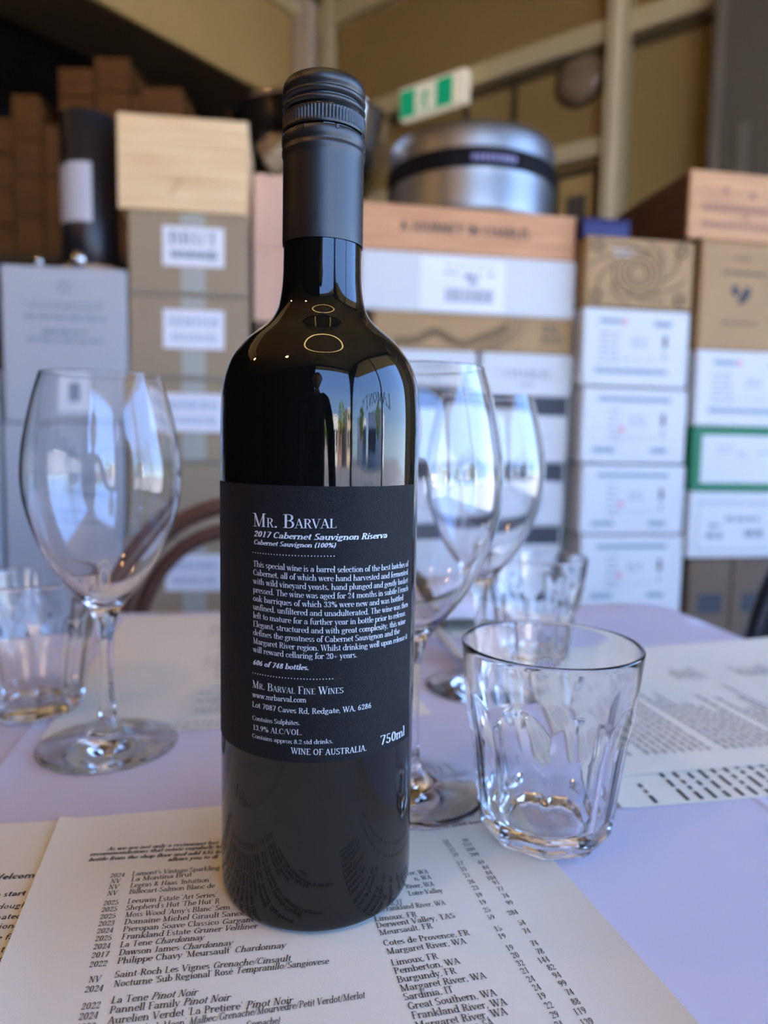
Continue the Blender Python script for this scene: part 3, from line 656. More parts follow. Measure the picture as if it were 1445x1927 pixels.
wine_glass(.0735, .520, 'farthest empty stemmed wine glass, behind the one beside the bottle')
def tumbler(x, y, rot, label, z=0.0):
    t = thing('tumbler', label, 'glass', (x, y, T+z), rot, 'faceted water tumblers')
    H = .0905; N = 9; n = 9*24
    def rc(z): return .0305 + (.0408-.0305)*(z/H)**.85 if z > .004 else .0305-.004*(1-z/.004)**2
    def rf(r, z, a):
        if z > .072: return r
        ph = ((a*N/(2*pi)) % 1 - .5)*2*pi/N
        dmin = rc(z)*1.0 - .0034*min(1, max(0, (.070-z)/.022))**.8   # flat facet distance
        q = dmin/cos(ph)
        e = .0006; m_ = min(r, q)
        return m_
    vs = [(0, .0012), (.018, .0010), (.0262, .0)]
    po = [(rc(k*H/60), k*H/60) for k in range(0, 59)]
    po[0] = (.0270, 0); 
    rim = [(.0397+.0010*cos(pi*k/8), H-.001+.0010*sin(pi*k/8)) for k in range(0, 9)]
    pi_ = [(rc(H*k/20)-.0021-.0019*(1-k/20)-.0006*(1-k/20), H*k/20) for k in range(19, 2, -1)]
    pi_ += [(.0245, .0115), (.020, .0098), (.012, .0090), (0, .0088)]
    MB().lathe([(0, .0016), (.020, .0014)]+po+rim+pi_, n, rf=lambda r, z, a: rf(r, z, a) if r > .0265 and (r >= rc(min(z, H))-.0012) else r).build('cup', m_glass, t, 30); return t
tumbler(.0775, .3175, .32, 'faceted clear water tumbler in the right foreground, partly on the wine list', .0012)
tumbler(-.229, .457, .3, 'faceted clear water tumbler at the left edge behind the left wine glass')
tumbler(.1265, .578, .2, 'faceted clear water tumbler behind the foreground tumbler', .0016)
# folded napkin with a knife lying by the glasses
nk = thing('folded_napkin', 'folded white linen napkin at the far edge behind the bottle', 'napkin', (.060, .700, T+.0006), radians(12))
q = MB(); prev = []
for i in range(25):
    a = i/24; x = -.055+.13*a; z = .008+.028*sin(pi*a)**.7*(1-.3*a)
    prev += [(x, -.035, .0004+z*.5), (x, -.01, z), (x, .03, z*1.0), (x, .06, .0004)]
q.add(prev, [(i*4+k, i*4+k+1, (i+1)*4+k+1, (i+1)*4+k) for i in range(24) for k in range(3)])
o = q.build('cloth', m_linen, nk, 'all'); md = o.modifiers.new('thick', 'SOLIDIFY'); md.thickness = .0015
kn = thing('table_knife', 'steel table knife resting its blade on the napkin', 'knife', (.052, .635, T+.006), radians(102))
q = MB().tube([(-.085, 0, .001), (-.06, 0, .002), (-.02, 0, .004), (0, 0, .006)], [.004, .007, .0065, .004], 12, r2=.0035); q.build('handle', m_steel, kn, True)
MB().add([(0, -.008, .006), (.07, -.009, .030), (.10, 0, .040), (.07, .009, .031), (0, .006, .007), (0, -.008, .005), (.07, -.009, .029), (.10, 0, .039), (.07, .009, .030), (0, .006, .006)],
         [(0, 1, 2, 3, 4), (9, 8, 7, 6, 5), (0, 5, 6, 1), (1, 6, 7, 2), (2, 7, 8, 3), (3, 8, 9, 4), (4, 9, 5, 0)]).build('blade', m_steel, kn)

# ------------------------------------------------------------------ stacks of cartons
class Front:
    """front plane of a stack: yaw, passing through the ray of pixel px at depth Y"""
    def __init__(s, px, Y, yaw):
        s.P = on_y(px, 840, Y); s.a = radians(yaw); s.d = Vector((cos(s.a), sin(s.a), 0)); s.n = Vector((sin(s.a), -cos(s.a), 0))
    def at(s, x, y): return on_plane(x, y, s.P, s.n)
    def rect(s, x0, x1, yt, yb):
        xm = (x0+x1)/2; ym = (yt+yb)/2; A = s.at(x0, ym); B = s.at(x1, ym); zt = s.at(xm, yt).z; zb_ = s.at(xm, yb).z
        return A, (B-A).length*1.0, zt, zb_
def carton(name, label, cat, fr, x0, x1, yt, yb, depth, m, group=None, back=0.0, gap=.0012, c=.003, zt=None, zb=None):
    A, w, a, b = fr.rect(x0, x1, yt, yb); zt = a if zt is None else zt; zb = b if zb is None else zb
    t = thing(name, label, cat, (A.x-fr.n.x*back, A.y-fr.n.y*back, zb), fr.a, group)
    t['_w'] = w; t['_h'] = zt-zb-gap
    MB().box(0, w, 0, depth, 0, zt-zb-gap, c).build('body', m, t)
    return t, w, zt-zb-gap
def plate(t, name, m, x0, x1, z0, z1, th=.0006, y=0.0):
    return MB().box(x0, x1, -th+y, -.00005+y, z0, z1).build(name, m, t)
def ptext(t, name, m, s, x0, x1, z0, h, style='roman', y=-.0009, sc=False):
    P, adv = smallcaps(s, style) if sc else text2d(s, style); k = (x1-x0)/adv; mb = MB()
    put_text(mb, P, lambda a, b: (x0+a*k, y, z0+b*h)); return mb.build(name, m, t, recalc=False)
def pbars(t, name, m, rows, wl=.02, y=-.0009):
    """rows: (x0,x1,z0,z1)"""
    mb = MB()
    for x0, x1, z0, z1 in rows:
        x = x0
        while x < x1-1e-6:
            w = min(random.uniform(.5, 1.6)*wl, x1-x); mb.add([(x, y, z0), (x+w, y, z0), (x+w, y, z1), (x, y, z1)], [(0, 1, 2, 3)]); x += w + wl*.25
    return tag(mb.build(name, m, t, recalc=False), kind='stuff')
FL = Front(122, 1.525, 7.5)                 # tall pale grey cartons
FB = Front(350, 1.56, 7.5)                 # taupe cartons
FP = Front(560, 1.64, 7.5)
FJ = Front(885, 1.60, 9.2)                 # middle stack
F1 = Front(1200, 1.63, 10.2)
F2 = Front(1380, 1.665, 10.2)
zbase = FJ.at(885, 1185).z - .02
# low staging that carries every stack (hidden by the table)
stg = thing('timber_staging', 'low timber staging hidden behind the table, carrying the carton stacks', 'shelf', (0, 0, 0))
MB().box(-1.45, 1.1, 1.40, 2.15, zbase-.03, zbase-.002, .003).build('board', m_kraftd, stg)
for x in (-1.35, 0, 1.0):
    for y in (1.5, 2.1): MB().box(x, x+.06, y, y+.06, 0, zbase-.031).build('leg', m_kraftd, stg)

# pale grey column at the left
def grey_carton(label, yt, yb, x0=4, x1=238, zb=None, zt=None, fr=FL, sticker=False):
    t, w, h = carton('tall_carton', label, 'carton', fr, x0, x1, yt, yb, .24, m_greyw, 'tall pale grey cartons', zb=zb, zt=zt)
    MB().tube([(w*.5+.010*cos(a*pi/6), -.0008, h*.87+.012*sin(a*pi/6)) for a in range(12)], .0018, 5, closed=True).build('crest', m_gprint, t)
    pbars(t, 'printed_text', m_gprint, [(w*.17, w*.83, h*.765, h*.775), (w*.22, w*.8, h*.735, h*.748), (w*.18, w*.84, h*.67, h*.69), (w*.32, w*.68, h*.575, h*.60), (w*.2, w*.82, h*.525, h*.545)], .018)
    if sticker:
        plate(t, 'sticker', m_stick, w*.34, w*.68, h*.05, h*.30); plate(t, 'sticker_mark', m_gprint, w*.46, w*.58, h*.11, h*.22, .0009)
    return t
grey_carton('tall pale grey carton at the left, topmost, with the black tube on it', 501, 797, sticker=True)
zA = FL.at(122, 797).z
grey_carton('pale grey carton at the left, under the topmost tall grey one', 799, 1185, 10, 240, zb=zbase, zt=zA-.001)
t, w, h = carton('tall_carton', 'sliver of a pale grey carton cut by the left picture edge', 'carton', FL, -210, 0, 690, 1185, .24, m_greyw, 'tall pale grey cartons', zb=zbase)
# taupe column
ys = [399, 556, 714, 871, 1018, 1185]
TL_ = ['taupe carton lettered BRUT under the pale pine crate', 'taupe carton second below the pine crate, with a blank-looking white label', 'taupe carton third below the pine crate, its label beside the glass bowl', 'taupe carton without a label behind the top of the bentwood chair', 'lowest taupe carton, white label framed by the bentwood chair back']
zs = [FB.at(352, y).z for y in ys]; zs[-1] = zbase
for i in range(5):
    t, w, h = carton('taupe_carton', TL_[i], 'carton', FB, 241+i*1.5, 466+i*.5, ys[i], ys[i+1], .30, m_taupe, 'taupe wine cartons with white labels', zt=zs[i], zb=zs[i+1])
    h0 = zs[i]-zs[i+1]
    plate(t, 'lower_edge', m_taupe2, .001, w-.001, 0.0, h*.045, .0012)
    if i != 3:
        lw = .128; x0 = w*.285; k = .186
        top = h-.029; plate(t, 'white_label', m_stick, x0, x0+lw, top-.082, top, .0008)
        if i == 0: ptext(t, 'label_text', m_gprint, "BRUT", x0+.012, x0+lw-.012, top-.037, .026, 'bold', y=-.0011)
        else: pbars(t, 'label_text', mat('faint print', (.56, .62, .68), .6), [(x0+.012, x0+lw-.012, top-.036, top-.014)], .012, y=-.0011)
        pbars(t, 'label_small_text', m_gprint if i == 0 else mat('faint print', (.56, .62, .68), .6), [(x0+.016, x0+.085, top-.066, top-.050), (x0+.088, x0+.112, top-.068, top-.048)], .008, y=-.0011)
        plate(t, 'tape', m_tape, x0+.038, x0+.088, .002, top-.084, .0005); plate(t, 'tape', m_tape, x0+.038, x0+.088, top+.002, h-.002, .0005)
        MB().lathe([(0, 0), (.011, 0), (.011, .0006), (0, .0006)], 20).xf(lambda v: Vector((.024, -v.z-.0001, h-.028+v.y*1.3))).build('dot_sticker', mat('silver dot', (.66, .62, .58), .35), t)
    else:
        MB().tube([(w*.52+.02*cos(a*pi/8), -.0006, h*.1+.012+.012*sin(a*pi/8)) for a in range(16)], .001, 4, closed=True).build('printed_ring', m_taupe2, t)
# pale pine crate on the taupe column
def plank_crate(name, label, fr, x0, x1, yt, yb, depth, m, m2, nb, zb, back=0, zt=None, group=None):
    A, w, a, b = fr.rect(x0, x1, yt, yb); zt = zt or a
    t = thing(name, label, 'crate', (A.x-fr.n.x*back, A.y-fr.n.y*back, zb), fr.a, group); h = zt-zb-.001
    MB().box(.001, w-.001, .010, depth, .001, h-.001, .002).build('body', m2, t)
    for k in range(nb):
        MB().box(0, w, 0, .0095, h*k/nb+.0003, h*(k+1)/nb-.0003, .0008).build('plank', m, t)
    return t, w, h
t, w, h = plank_crate('pine_crate', 'pale pine wine crate on top of the taupe cartons', FB, 221, 466, 218, 398, .22, m_pine, m_pine, 3, zs[0]+.0005, zt=FB.at(344, 219).z)
q = MB().tube([(.105, -.0005, .030), (.120, -.0005, .048), (.136, -.0005, .066)], .004, 6, r2=.0004); q.build('knot', mat('knot', (.55, .32, .19), .6), t)
# black gift tube with white label standing on a small board on the grey carton
pt = FL.at(134, 480); zt0 = FL.at(122, 501).z
ct = Vector((pt.x, pt.y+.105, zt0))
MBd = MB().lathe([(.070, 0), (.073, .002), (.073, .013), (.070, .015)], 48)
wd = MBd.build('wooden_disc', m_tan, None, True, loc=ct+Vector((.004, .0, .0))); tag(wd, 'round tan wooden disc under the black tube', 'board')
hT = on_y(134, 224, ct.y).z - (zt0+.0152)
tt = thing('gift_tube', 'black cylindrical bottle tube with a white label, standing on the grey carton', 'tube', (ct.x, ct.y, zt0+.0152))
rT = .0605
MB().lathe([(rT-.002, 0), (rT, .002), (rT, hT*.2), (rT, hT-.002), (rT-.002, hT)], 64).build('tube', mat('satin black tube', (.012, .013, .017), .33), tt, 50)
q = MB()
for i in range(21):
    a = radians(-75+100*i/20); 
    for z in (hT*.28, hT*.66): q.v.append((sin(a)*(rT+.0006), -cos(a)*(rT+.0006), z if not (z > hT*.5 and i < 9) else z-.01+.014*sin(i*.4)))
q.f = [(2*i, 2*i+1, 2*i+3, 2*i+2) for i in range(20)]
q.build('white_label', mat('tube label', (.55, .56, .60), .4), tt, 'all')
for k, (px, r, dx) in enumerate(((72, .0125, 0), (148, .019, 0))):
    p = on_y(px, 475, pt.y+.022); 
    gb = MB().lathe([(r*sin(pi*i/16), r-r*cos(pi*i/16)) for i in range(17)], 32).build('glass_ball', m_steel, None, 'all', loc=(p.x, p.y, zt0+.0002))
    tag(gb, ('small shiny ball left of the black tube', 'larger shiny ball in front of the black tube')[k], 'ball', 'shiny balls on the grey carton')
# pinkish crate on end, with a brown carton below
t, w, h = plank_crate('pine_crate', 'pink-toned pine crate standing on end between the taupe cartons and the bottle neck', FP, 477, 650, 331, 608, .48, m_pinkv, m_pinkv, 2, FP.at(574, 608).z)
zp = FP.at(574, 608).z; ztop_p = zp + h
carton('brown_carton', 'dark brown carton below the pink crate, mostly behind the bottle', 'carton', FP, 480, 650, 610, 1185, .22, m_kraftd, zt=zp-.0005, zb=zbase)
# polished bowl on the pink crate
cb = on_y(583, 325, FP.at(574, 331).y+.30)
bw = thing('steel_bowl', 'large polished steel bowl standing on the pink crate behind the bottle neck', 'bowl', (cb.x, cb.y, ztop_p+.0006))
pb = [(0, 0), (.055, 0), (.058, .004), (.056, .012)] + [(.058+.150*sin(radians(a)), .014+.225*(1-cos(radians(a)))) for a in range(6, 84, 6)] + [(.211, .228), (.215, .230), (.215, .234), (.208, .234)]
pbi = [(.204, .225)] + [(.052+.150*sin(radians(a)), .020+.225*(1-cos(radians(a)))) for a in range(78, 0, -6)] + [(0, .021)]
MB().lathe(smooth_prof(pb, 1)+pbi, 96).build('bowl', m_steel, bw, 50)
# middle stack
zJ = [FJ.at(885, y).z for y in (392, 479, 591, 660, 742, 868, 989, 1185)]; zJ[-1] = zbase
t, w, h = carton('wooden_wine_case', 'pinkish wooden wine case lettered A JOURNEY IN CHABLIS, under the steel keg', 'crate', FJ, 676, 1083, 392, 479, .33, m_pink, zt=zJ[0], zb=zJ[1])
ptext(t, 'printed_text', m_kprint, "A JOURNEY IN CHABLIS", w*.18, w*.78, h*.42, h*.22, 'sansbold')
wJ, hJ = w, h
t, w, h = carton('white_carton', 'wide white carton with a barcode label right under the wooden wine case', 'carton', FJ, 678, 1082, 480, 590, .33, m_white, zt=zJ[1], zb=zJ[2])
plate(t, 'white_label', m_stick, w*.27, w*.66, h*.04, h*.93)
pbars(t, 'label_text', m_gprint, [(w*.38, w*.62, h*.80, h*.815), (w*.38, w*.44, h*.66, h*.70), (w*.47, w*.54, h*.60, h*.68), (w*.49, w*.53, h*.50, h*.57), (w*.58, w*.62, h*.66, h*.70)], .02)
mb = MB(); x = w*.385
while x < w*.61:
    q = random.choice((.002, .003, .005)); mb.add([(x, -.0009, h*.19), (x+q, -.0009, h*.19), (x+q, -.0009, h*.42), (x, -.0009, h*.42)], [(0, 1, 2, 3)]); x += q+random.choice((.0015, .003))
tag(mb.build('barcode', m_gprint, t, recalc=False), kind='stuff')
t, w, h = carton('kraft_carton', 'shallow kraft carton printed with wavy contour lines', 'carton', FJ, 702, 1077, 592, 660, .31, m_kraft, zt=zJ[2], zb=zJ[3])
for k in range(4):
    pts = []
    for i in range(41):
        u = i/40; x = w*(.1+.56*u); z = h*(.10+.06*k + .30*math.exp(-((u-.36)/.12)**2) + .75*max(0, u-.62)**1.2*2.2)
        if z > h*.97: break
        pts.append((x, -.0006, z))
    MB().tube(pts, .0012, 4).build('contour_line', m_kprint, t)
for k in range(4):
    pts = [(w*(.70-.03*k) - w*.09*(1-u)**2*0 + w*.05*sin(pi*u*.7) - w*.11*(1-u)**2, -.0006, h*(.04+.92*u)) for u in [i/16 for i in range(17)]]
    MB().tube(pts, .0012, 4).build('contour_line', m_kprint, t)
pbars(t, 'printed_text', m_kprint, [(w*.84, w*.92, h*.74, h*.82), (w*.84, w*.93, h*.58, h*.66), (w*.84, w*.95, h*.40, h*.46), (w*.84, w*.94, h*.30, h*.34)], .012)
for x0, x1, lb_ in ((742, 896, 'half-width white carton just right of the bottle shoulder, under kraft'), (905, 1076, 'half-width white carton lettered in grey, under the right part of the kraft carton')):
    t, w, h = carton('white_carton', lb_, 'carton', FJ, x0, x1, 661, 742, .30, m_white, 'half-width white cartons', zt=zJ[3], zb=zJ[4])
    ptext(t, 'printed_text', m_gprint, "CHABLIS", w*.24, w*.76, h*.42, h*.2, 'didone'); pbars(t, 'small_text', m_gprint, [(w*.42, w*.58, h*.24, h*.29)], .01)
ORD = ['topmost', 'second', 'lowest']
for i in range(3):
    t, w, h = carton('banded_carton', 'white carton with a dark band, %s of the three behind the wine glasses' % ORD[i], 'carton', FJ, 700, 1069-2*i, 742, 868, .31, m_white, 'white cartons with dark bands', zt=zJ[4+i], zb=zJ[5+i] if i < 2 else zbase)
    h1 = (zJ[4]-zJ[5]); top = h
    plate(t, 'dark_band', m_dprint, .001, w-.006, top-.042, top-.001, .0012); plate(t, 'dark_band_end', m_white, w*.5-.003, w*.5+.003, top-.042, top-.001, .0016)
    for cx in (.3, .88):
        MB().tube([(w*cx-.006, -.0006, top-.085), (w*cx, -.0006, top-.095), (w*cx+.007, -.0006, top-.082)], .001, 4).build('crest', m_gprint, t)
# steel keg on the wooden case
kc = on_y(884, 390, FJ.at(885, 392).y+.205)
kg = thing('steel_keg', 'round brushed steel keg with a black band, standing on the Chablis case', 'keg', (kc.x, kc.y, zJ[0]+.0005))
rk = .2; hk = on_y(884, 300, kc.y-.2).z*0 + .235
hk = (on_y(884, 216, kc.y-rk).z - zJ[0])
kp = [(rk-.006, 0), (rk, .006), (rk, hk*.42), (rk+.001, hk*.44), (rk+.001, hk*.65), (rk-.001, hk*.67), (rk+.0005, hk*.80), (rk-.002, hk*.92), (rk-.008, hk*.975), (rk-.02, hk), (rk-.06, hk+.001), (0, hk+.004)]
MB().lathe(smooth_prof(kp, 2), 96).build('body', m_steel2, kg, 'all')
MB().lathe([(rk+.0015, hk*.455), (rk+.003, hk*.46), (rk+.003, hk*.665), (rk+.0015, hk*.67)], 96).build('band', mat('matt black band', (.004, .004, .006), .7, spec=.2), kg, 50)
mb = MB(); x = -.02
for i in range(9):
    w_ = random.uniform(.005, .010); a = x/rk
    mb.add([(sin(a)*(rk+.0036), -cos(a)*(rk+.0036), hk*.52), (sin(a+w_/rk)*(rk+.0036), -cos(a+w_/rk)*(rk+.0036), hk*.52), (sin(a+w_/rk)*(rk+.0036), -cos(a+w_/rk)*(rk+.0036), hk*.585), (sin(a)*(rk+.0036), -cos(a)*(rk+.0036), hk*.585)], [(0, 1, 2, 3)]); x += w_+.003
mb.build('band_text', mat('lilac print', (.25, .25, .45), .5), kg, recalc=False)
# right column 1
z1 = [F1.at(1203, y).z for y in (448, 579, 728, 872, 1005, 1185)]; z1[-1] = zbase
t, w, h = carton('kraft_carton', 'kraft carton with a round scroll medallion and corner rosettes', 'carton', F1, 1103, 1304, 448, 578, .30, m_kraft, zt=z1[0], zb=z1[1])
for r in (.018, .028, .040, .052): MB().tube([(w*.48+r*1.15*cos(a*pi/16), -.0005, h*.50+r*sin(a*pi/16)) for a in range(32)], .0016, 4, closed=True).build('medallion_ring', m_kprint, t)
for k in range(8):
    a = k*pi/4+.4; MB().tube([(w*.48+(.05+.012*j)*1.2*cos(a+.25*j), -.0005, h*.5+(.045+.006*j)*sin(a+.25*j)) for j in range(5)], .0018, 4).build('scroll', m_kprint, t)
for cx, cz in ((.1, .86), (.88, .86), (.1, .14), (.88, .14)):
    MB().tube([(w*cx+.012*cos(a*pi/6), -.0005, h*cz+.012*sin(a*pi/6)) for a in range(12)], .003, 4, closed=True).build('rosette', m_kprint, t)
pbars(t, 'chalk_writing', m_wprint, [(w*.22, w*.44, h*.80, h*.84), (w*.24, w*.42, h*.72, h*.76)], .012, y=-.0013)
RN = ['topmost', 'second from the top', 'third from the top', 'lowest']
def printed_white(label, fr, x0, x1, yt, yb, zt, zb, variant, group='white cartons with grey shipping print'):
    t, w, h = carton('white_carton', label, 'carton', fr, x0, x1, yt, yb, .30, m_white, group, zt=zt, zb=zb)
    hh = min(h, .165); o = h-hh
    if variant == 0:
        R_ = [(w*.15, w*.35, .80, .86), (w*.66, w*.82, .78, .85), (w*.12, w*.80, .14, .20)]
        red = (w*.38, .83); tri = .55; lo = [(.15, .33, .66-.075*k) for k in range(6)]
    else:
        R_ = [(w*.15, w*.83, .82, .88), (w*.11, w*.32, .12, .19), (w*.66, w*.82, .12, .19)]
        red = (w*.38, .44); tri = .2; lo = [(.25, .36, .70-.085*k) for k in range(6)]
    pbars(t, 'grey_bar', m_gprint2, [(a, b_, o+hh*c, o+hh*d_) for a, b_, c, d_ in R_], .3)
    pbars(t, 'fine_print', m_gprint, [(w*a, w*b_, o+hh*c, o+hh*(c+.018)) for a, b_, c in lo] + [(w*.45, w*.60, o+hh*(.6-.05*k), o+hh*(.615-.05*k)) for k in range(3)] + [(w*.3, w*.7, o+hh*.32, o+hh*.33)], .02)
    MB().lathe([(0, 0), (.007, 0), (.007, .0004), (0, .0004)], 16).xf(lambda v: Vector((red[0]+v.x, -v.z-.0006, o+hh*red[1]+v.y))).build('red_mark', m_red, t)
    MB().box(w*.755, w*.785, -.001, -.0005, o+hh*.50, o+hh*.66).build('bottle_symbol', m_dprint, t); MB().box(w*.76, w*.78, -.001, -.0005, o+hh*.34, o+hh*.42).build('cup_symbol', m_gprint, t)
    return t
for i in range(4):
    printed_white('white carton with grey shipping print, %s of four right of centre' % RN[i], F1, 1096-2*i, 1295-4*i, (587, 731, 875, 1006)[i], (727, 871, 1004, 1150)[i], z1[1+i]-.003, z1[2+i], 0 if i == 0 else 1)
# navy flat box behind, on the kraft carton
A = F1.at(1098, 440) - F1.n*.012
nb_ = thing('navy_box', 'flat navy blue box lying on the medallion carton behind the Chablis case', 'box', (A.x, A.y, z1[0]+.0003), F1.a)
MB().box(.005, .115, 0, .16, 0, .032, .002).build('body', m_blue, nb_); MB().box(.003, .117, -.002, .162, .0322, .039, .002).build('lid', m_blue, nb_)
# right column 2
z2 = [F2.at(1400, y).z for y in (455, 660, 803, 925, 1049, 1260)]; z2[-1] = zbase
t, w, h = carton('kraft_carton', 'kraft carton with a black leaf emblem under the right-hand pine crate', 'carton', F2, 1317, 1512, 456, 660, .30, m_kraft, zt=z2[0], zb=z2[1])
for (cx, cz, rx, rz_, rot) in ((.33, .55, .009, .013, .3), (.43, .52, .010, .019, -.5), (.40, .47, .008, .012, -.7)):
    pts = [(w*cx+rx*cos(a*pi/8)*cos(rot)-rz_*sin(a*pi/8)*sin(rot), h*cz+rx*cos(a*pi/8)*sin(rot)+rz_*sin(a*pi/8)*cos(rot)) for a in range(16)]
    MB().add([(x, -.0008, z) for x, z in pts]+[(x, -.0002, z) for x, z in pts], [tuple(range(16))]+[(a, (a+1) % 16, (a+1) % 16+16, a+16) for a in range(16)]).build('leaf_mark', m_dprint, t)
pbars(t, 'printed_text', m_kprint, [(w*.30, w*.46, h*.84, h*.86), (w*.2, w*.62, h*.70, h*.73), (w*.22, w*.55, h*.24, h*.26)], .014)
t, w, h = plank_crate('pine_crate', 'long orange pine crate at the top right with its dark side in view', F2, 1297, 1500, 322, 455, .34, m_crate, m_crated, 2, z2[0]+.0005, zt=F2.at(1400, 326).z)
pbars(t, 'burnt_print', mat('burnt print', (.40, .2, .12), .7), [(w*.30, w*.34, h*.66, h*.78), (w*.55, w*.60, h*.62, h*.74), (w*.12, w*.8, h*.42, h*.52), (w*.12, w*.8, h*.18, h*.26), (w*.5, w*.54, h*.3, h*.38)], .012)
printed_white('white carton with grey shipping print at the right edge, under the leaf carton', F2, 1309, 1512, 664, 802, z2[1], z2[2], 0)
t, w, h = carton('green_carton', 'white carton with a wide green border at the right edge', 'carton', F2, 1301, 1510, 804, 924, .30, m_green, zt=z2[2], zb=z2[3])
plate(t, 'white_panel', m_white, w*.085, w*.93, h*.13, h*.87)
pbars(t, 'printed_text', m_gprint, [(w*.22, w*.36, h*.68, h*.70), (w*.22, w*.36, h*.60, h*.62), (w*.58, w*.8, h*.6, h*.62)], .01)
MB().tube([(w*.40, -.001, h*.56), (w*.43, -.001, h*.60), (w*.47, -.001, h*.55)], .004, 6, r2=.0006).build('leaf_mark', mat('dark green print', (.05, .15, .09), .6), t)
t, w, h = carton('framed_carton', 'white carton printed with a thin grey frame, under the green-bordered one', 'carton', F2, 1295, 1505, 927, 1048, .30, m_white, zt=z2[3], zb=z2[4])
for (a, b_, c, d_) in ((.07, .95, .80, .87), (.07, .09, .12, .8), (.93, .95, .12, .8), (.07, .95, .10, .14)): plate(t, 'frame_line', mat('pale frame', (.55, .58, .56), .7), w*a, w*b_, h*c, h*d_)
pbars(t, 'printed_text', m_gprint, [(w*.32, w*.62, h*.56, h*.62), (w*.18, w*.28, h*.46, h*.52), (w*.16, w*.30, h*.30, h*.38), (w*.5, w*.66, h*.32, h*.42)], .02)
for x0, x1, lb_ in ((1293, 1372, 'brown kraft carton low at the right, left one of the pair'), (1374, 1460, 'brown kraft carton low at the right, right one of the pair')):
    t, w, h = carton('brown_carton', lb_, 'carton', F2, x0, x1, 1052, 1240, .30, m_kraftd, 'low brown cartons', zt=z2[4]-.002, zb=zbase)
    plate(t, 'dark_panel', m_dprint, w*.22, w*.8, h*.30, h*.55)

# ------------------------------------------------------------------ exit sign
eP = CN + n2*.13
A = on_plane(753, 190, eP, n2); B = on_plane(850, 175, eP, n2)
zt_ = on_plane(850, 140, eP, n2).z; zb_ = on_plane(800, 210, eP, n2).z; w = (B-A).length
es = thing('exit_sign', 'green and white emergency exit sign with a running figure', 'sign', (A.x, A.y, zb_))
def ex(v): return Vector((0, 0, 0)) + d2*v.x - n2*v.y + Vector((0, 0, v.z))
h = zt_-zb_
MB().box(-.006, w+.055, .001, .045, -.002, h+.012, .004).xf(ex).build('housing', mat('cream plastic', (.75, .70, .55), .5, emit=(1, .9, .7), est=.35), es)
g_ = mat('lit green panel', (0, .35, .17), .5, emit=(0, .50, .22), est=.32); wht = mat('lit white panel', (.7, .7, .6), .5, emit=(.9, .85, .65), est=.35)
MB().box(0, w, -.001, .0008, 0, h).xf(ex).build('green_panel', g_, es); MB().box(w*.30, w*.70, -.002, -.0011, .002, h-.002).xf(ex).build('white_panel', wht, es)
mb = MB(); fig = [((.5, .84), (.5, .80), .05), ((.5, .74), (.46, .45), .06), ((.46, .45), (.56, .28), .045), ((.56, .28), (.52, .06), .04), ((.46, .45), (.38, .25), .045), ((.38, .25), (.26, .22), .04), ((.5, .70), (.62, .55), .035), ((.62, .55), (.70, .62), .03), ((.5, .70), (.37, .62), .035), ((.37, .62), (.34, .48), .03)]
for (a, b_, r) in fig:
    ax, az_ = w*.3+w*.4*(a[0]-.1)/.8, h*a[1]; bx, bz = w*.3+w*.4*(b_[0]-.1)/.8, h*b_[1]; dx, dz = bx-ax, bz-az_; L = sqrt(dx*dx+dz*dz) or 1; nx_, nz = -dz/L*r*h, dx/L*r*h
    mb.add([(ax+nx_, -.0026, az_+nz), (bx+nx_, -.0026, bz+nz), (bx-nx_, -.0026, bz-nz), (ax-nx_, -.0026, az_-nz)], [(0, 1, 2, 3)])
mb.xf(ex).build('running_figure', g_, es, recalc=False)
# fittings on the panelled wall
p = on_plane(1095, 150, CN, n2) + n2*.002
dm = thing('ceiling_dome', 'dim round domed fitting on the tan panel left of the post', 'light fitting', p)
MB().lathe([(.085, 0), (.085, .010), (.072, .022), (.045, .034), (0, .04)], 40).xf(lambda v: d2*v.x + Vector((0, 0, v.y)) + n2*v.z).build('dome', mat('smoky dome', (.26, .19, .12), .3), dm, 50)
MB().lathe([(.098, 0), (.098, .008), (.087, .010), (.087, 0)], 40).xf(lambda v: d2*v.x + Vector((0, 0, v.y)) + n2*v.z).build('rim', m_bulk, dm, 50)
A = on_plane(880, 165, CN, n2); B = on_plane(968, 230, CN, n2)
wp = thing('wall_hatch', 'thin-framed hatch on the tan wall above the steel keg', 'hatch', CN+Vector((0, 0, 0)))
L0 = (A-CN).dot(d2); L1 = (B-CN).dot(d2)
for (a, b_, c, d_) in ((L0, L1, A.z-.01, A.z+.01), (L1-.01, L1+.01, B.z-.5, A.z-.0105), (L0-.01, L0+.01, B.z-.5, A.z-.0105)):
    MB().box(a, b_, -.012, -.001, c, d_).xf(lambda v: d2*v.x - n2*v.y + Vector((0, 0, v.z))).build('frame_bar', m_bulk, wp)
A = on_plane(1045, 330, CN, n2); B = on_plane(1128, 400, CN, n2); L0 = (A-CN).dot(d2); L1 = (B-CN).dot(d2)
pf = thing('picture_frame', 'dark-framed picture low on the tan wall beside the cream post', 'picture', CN)
fx = lambda v: d2*v.x - n2*v.y + Vector((0, 0, v.z))
zt_ = on_plane(1128, 312, CN, n2).z; zb_ = zt_-.45
for (a, b_, c, d_) in ((L0, L1, zt_-.02, zt_), (L0, L1, zb_, zb_+.02), (L1-.02, L1, zb_+.0205, zt_-.0205), (L0, L0+.02, zb_+.0205, zt_-.0205)):
    MB().box(a, b_, -.02, -.001, c, d_, .002).xf(fx).build('frame_bar', m_bulk, pf)
MB().box(L0+.0205, L1-.0205, -.006, -.001, zb_+.021, zt_-.021).xf(fx).build('print', m_wall, pf)
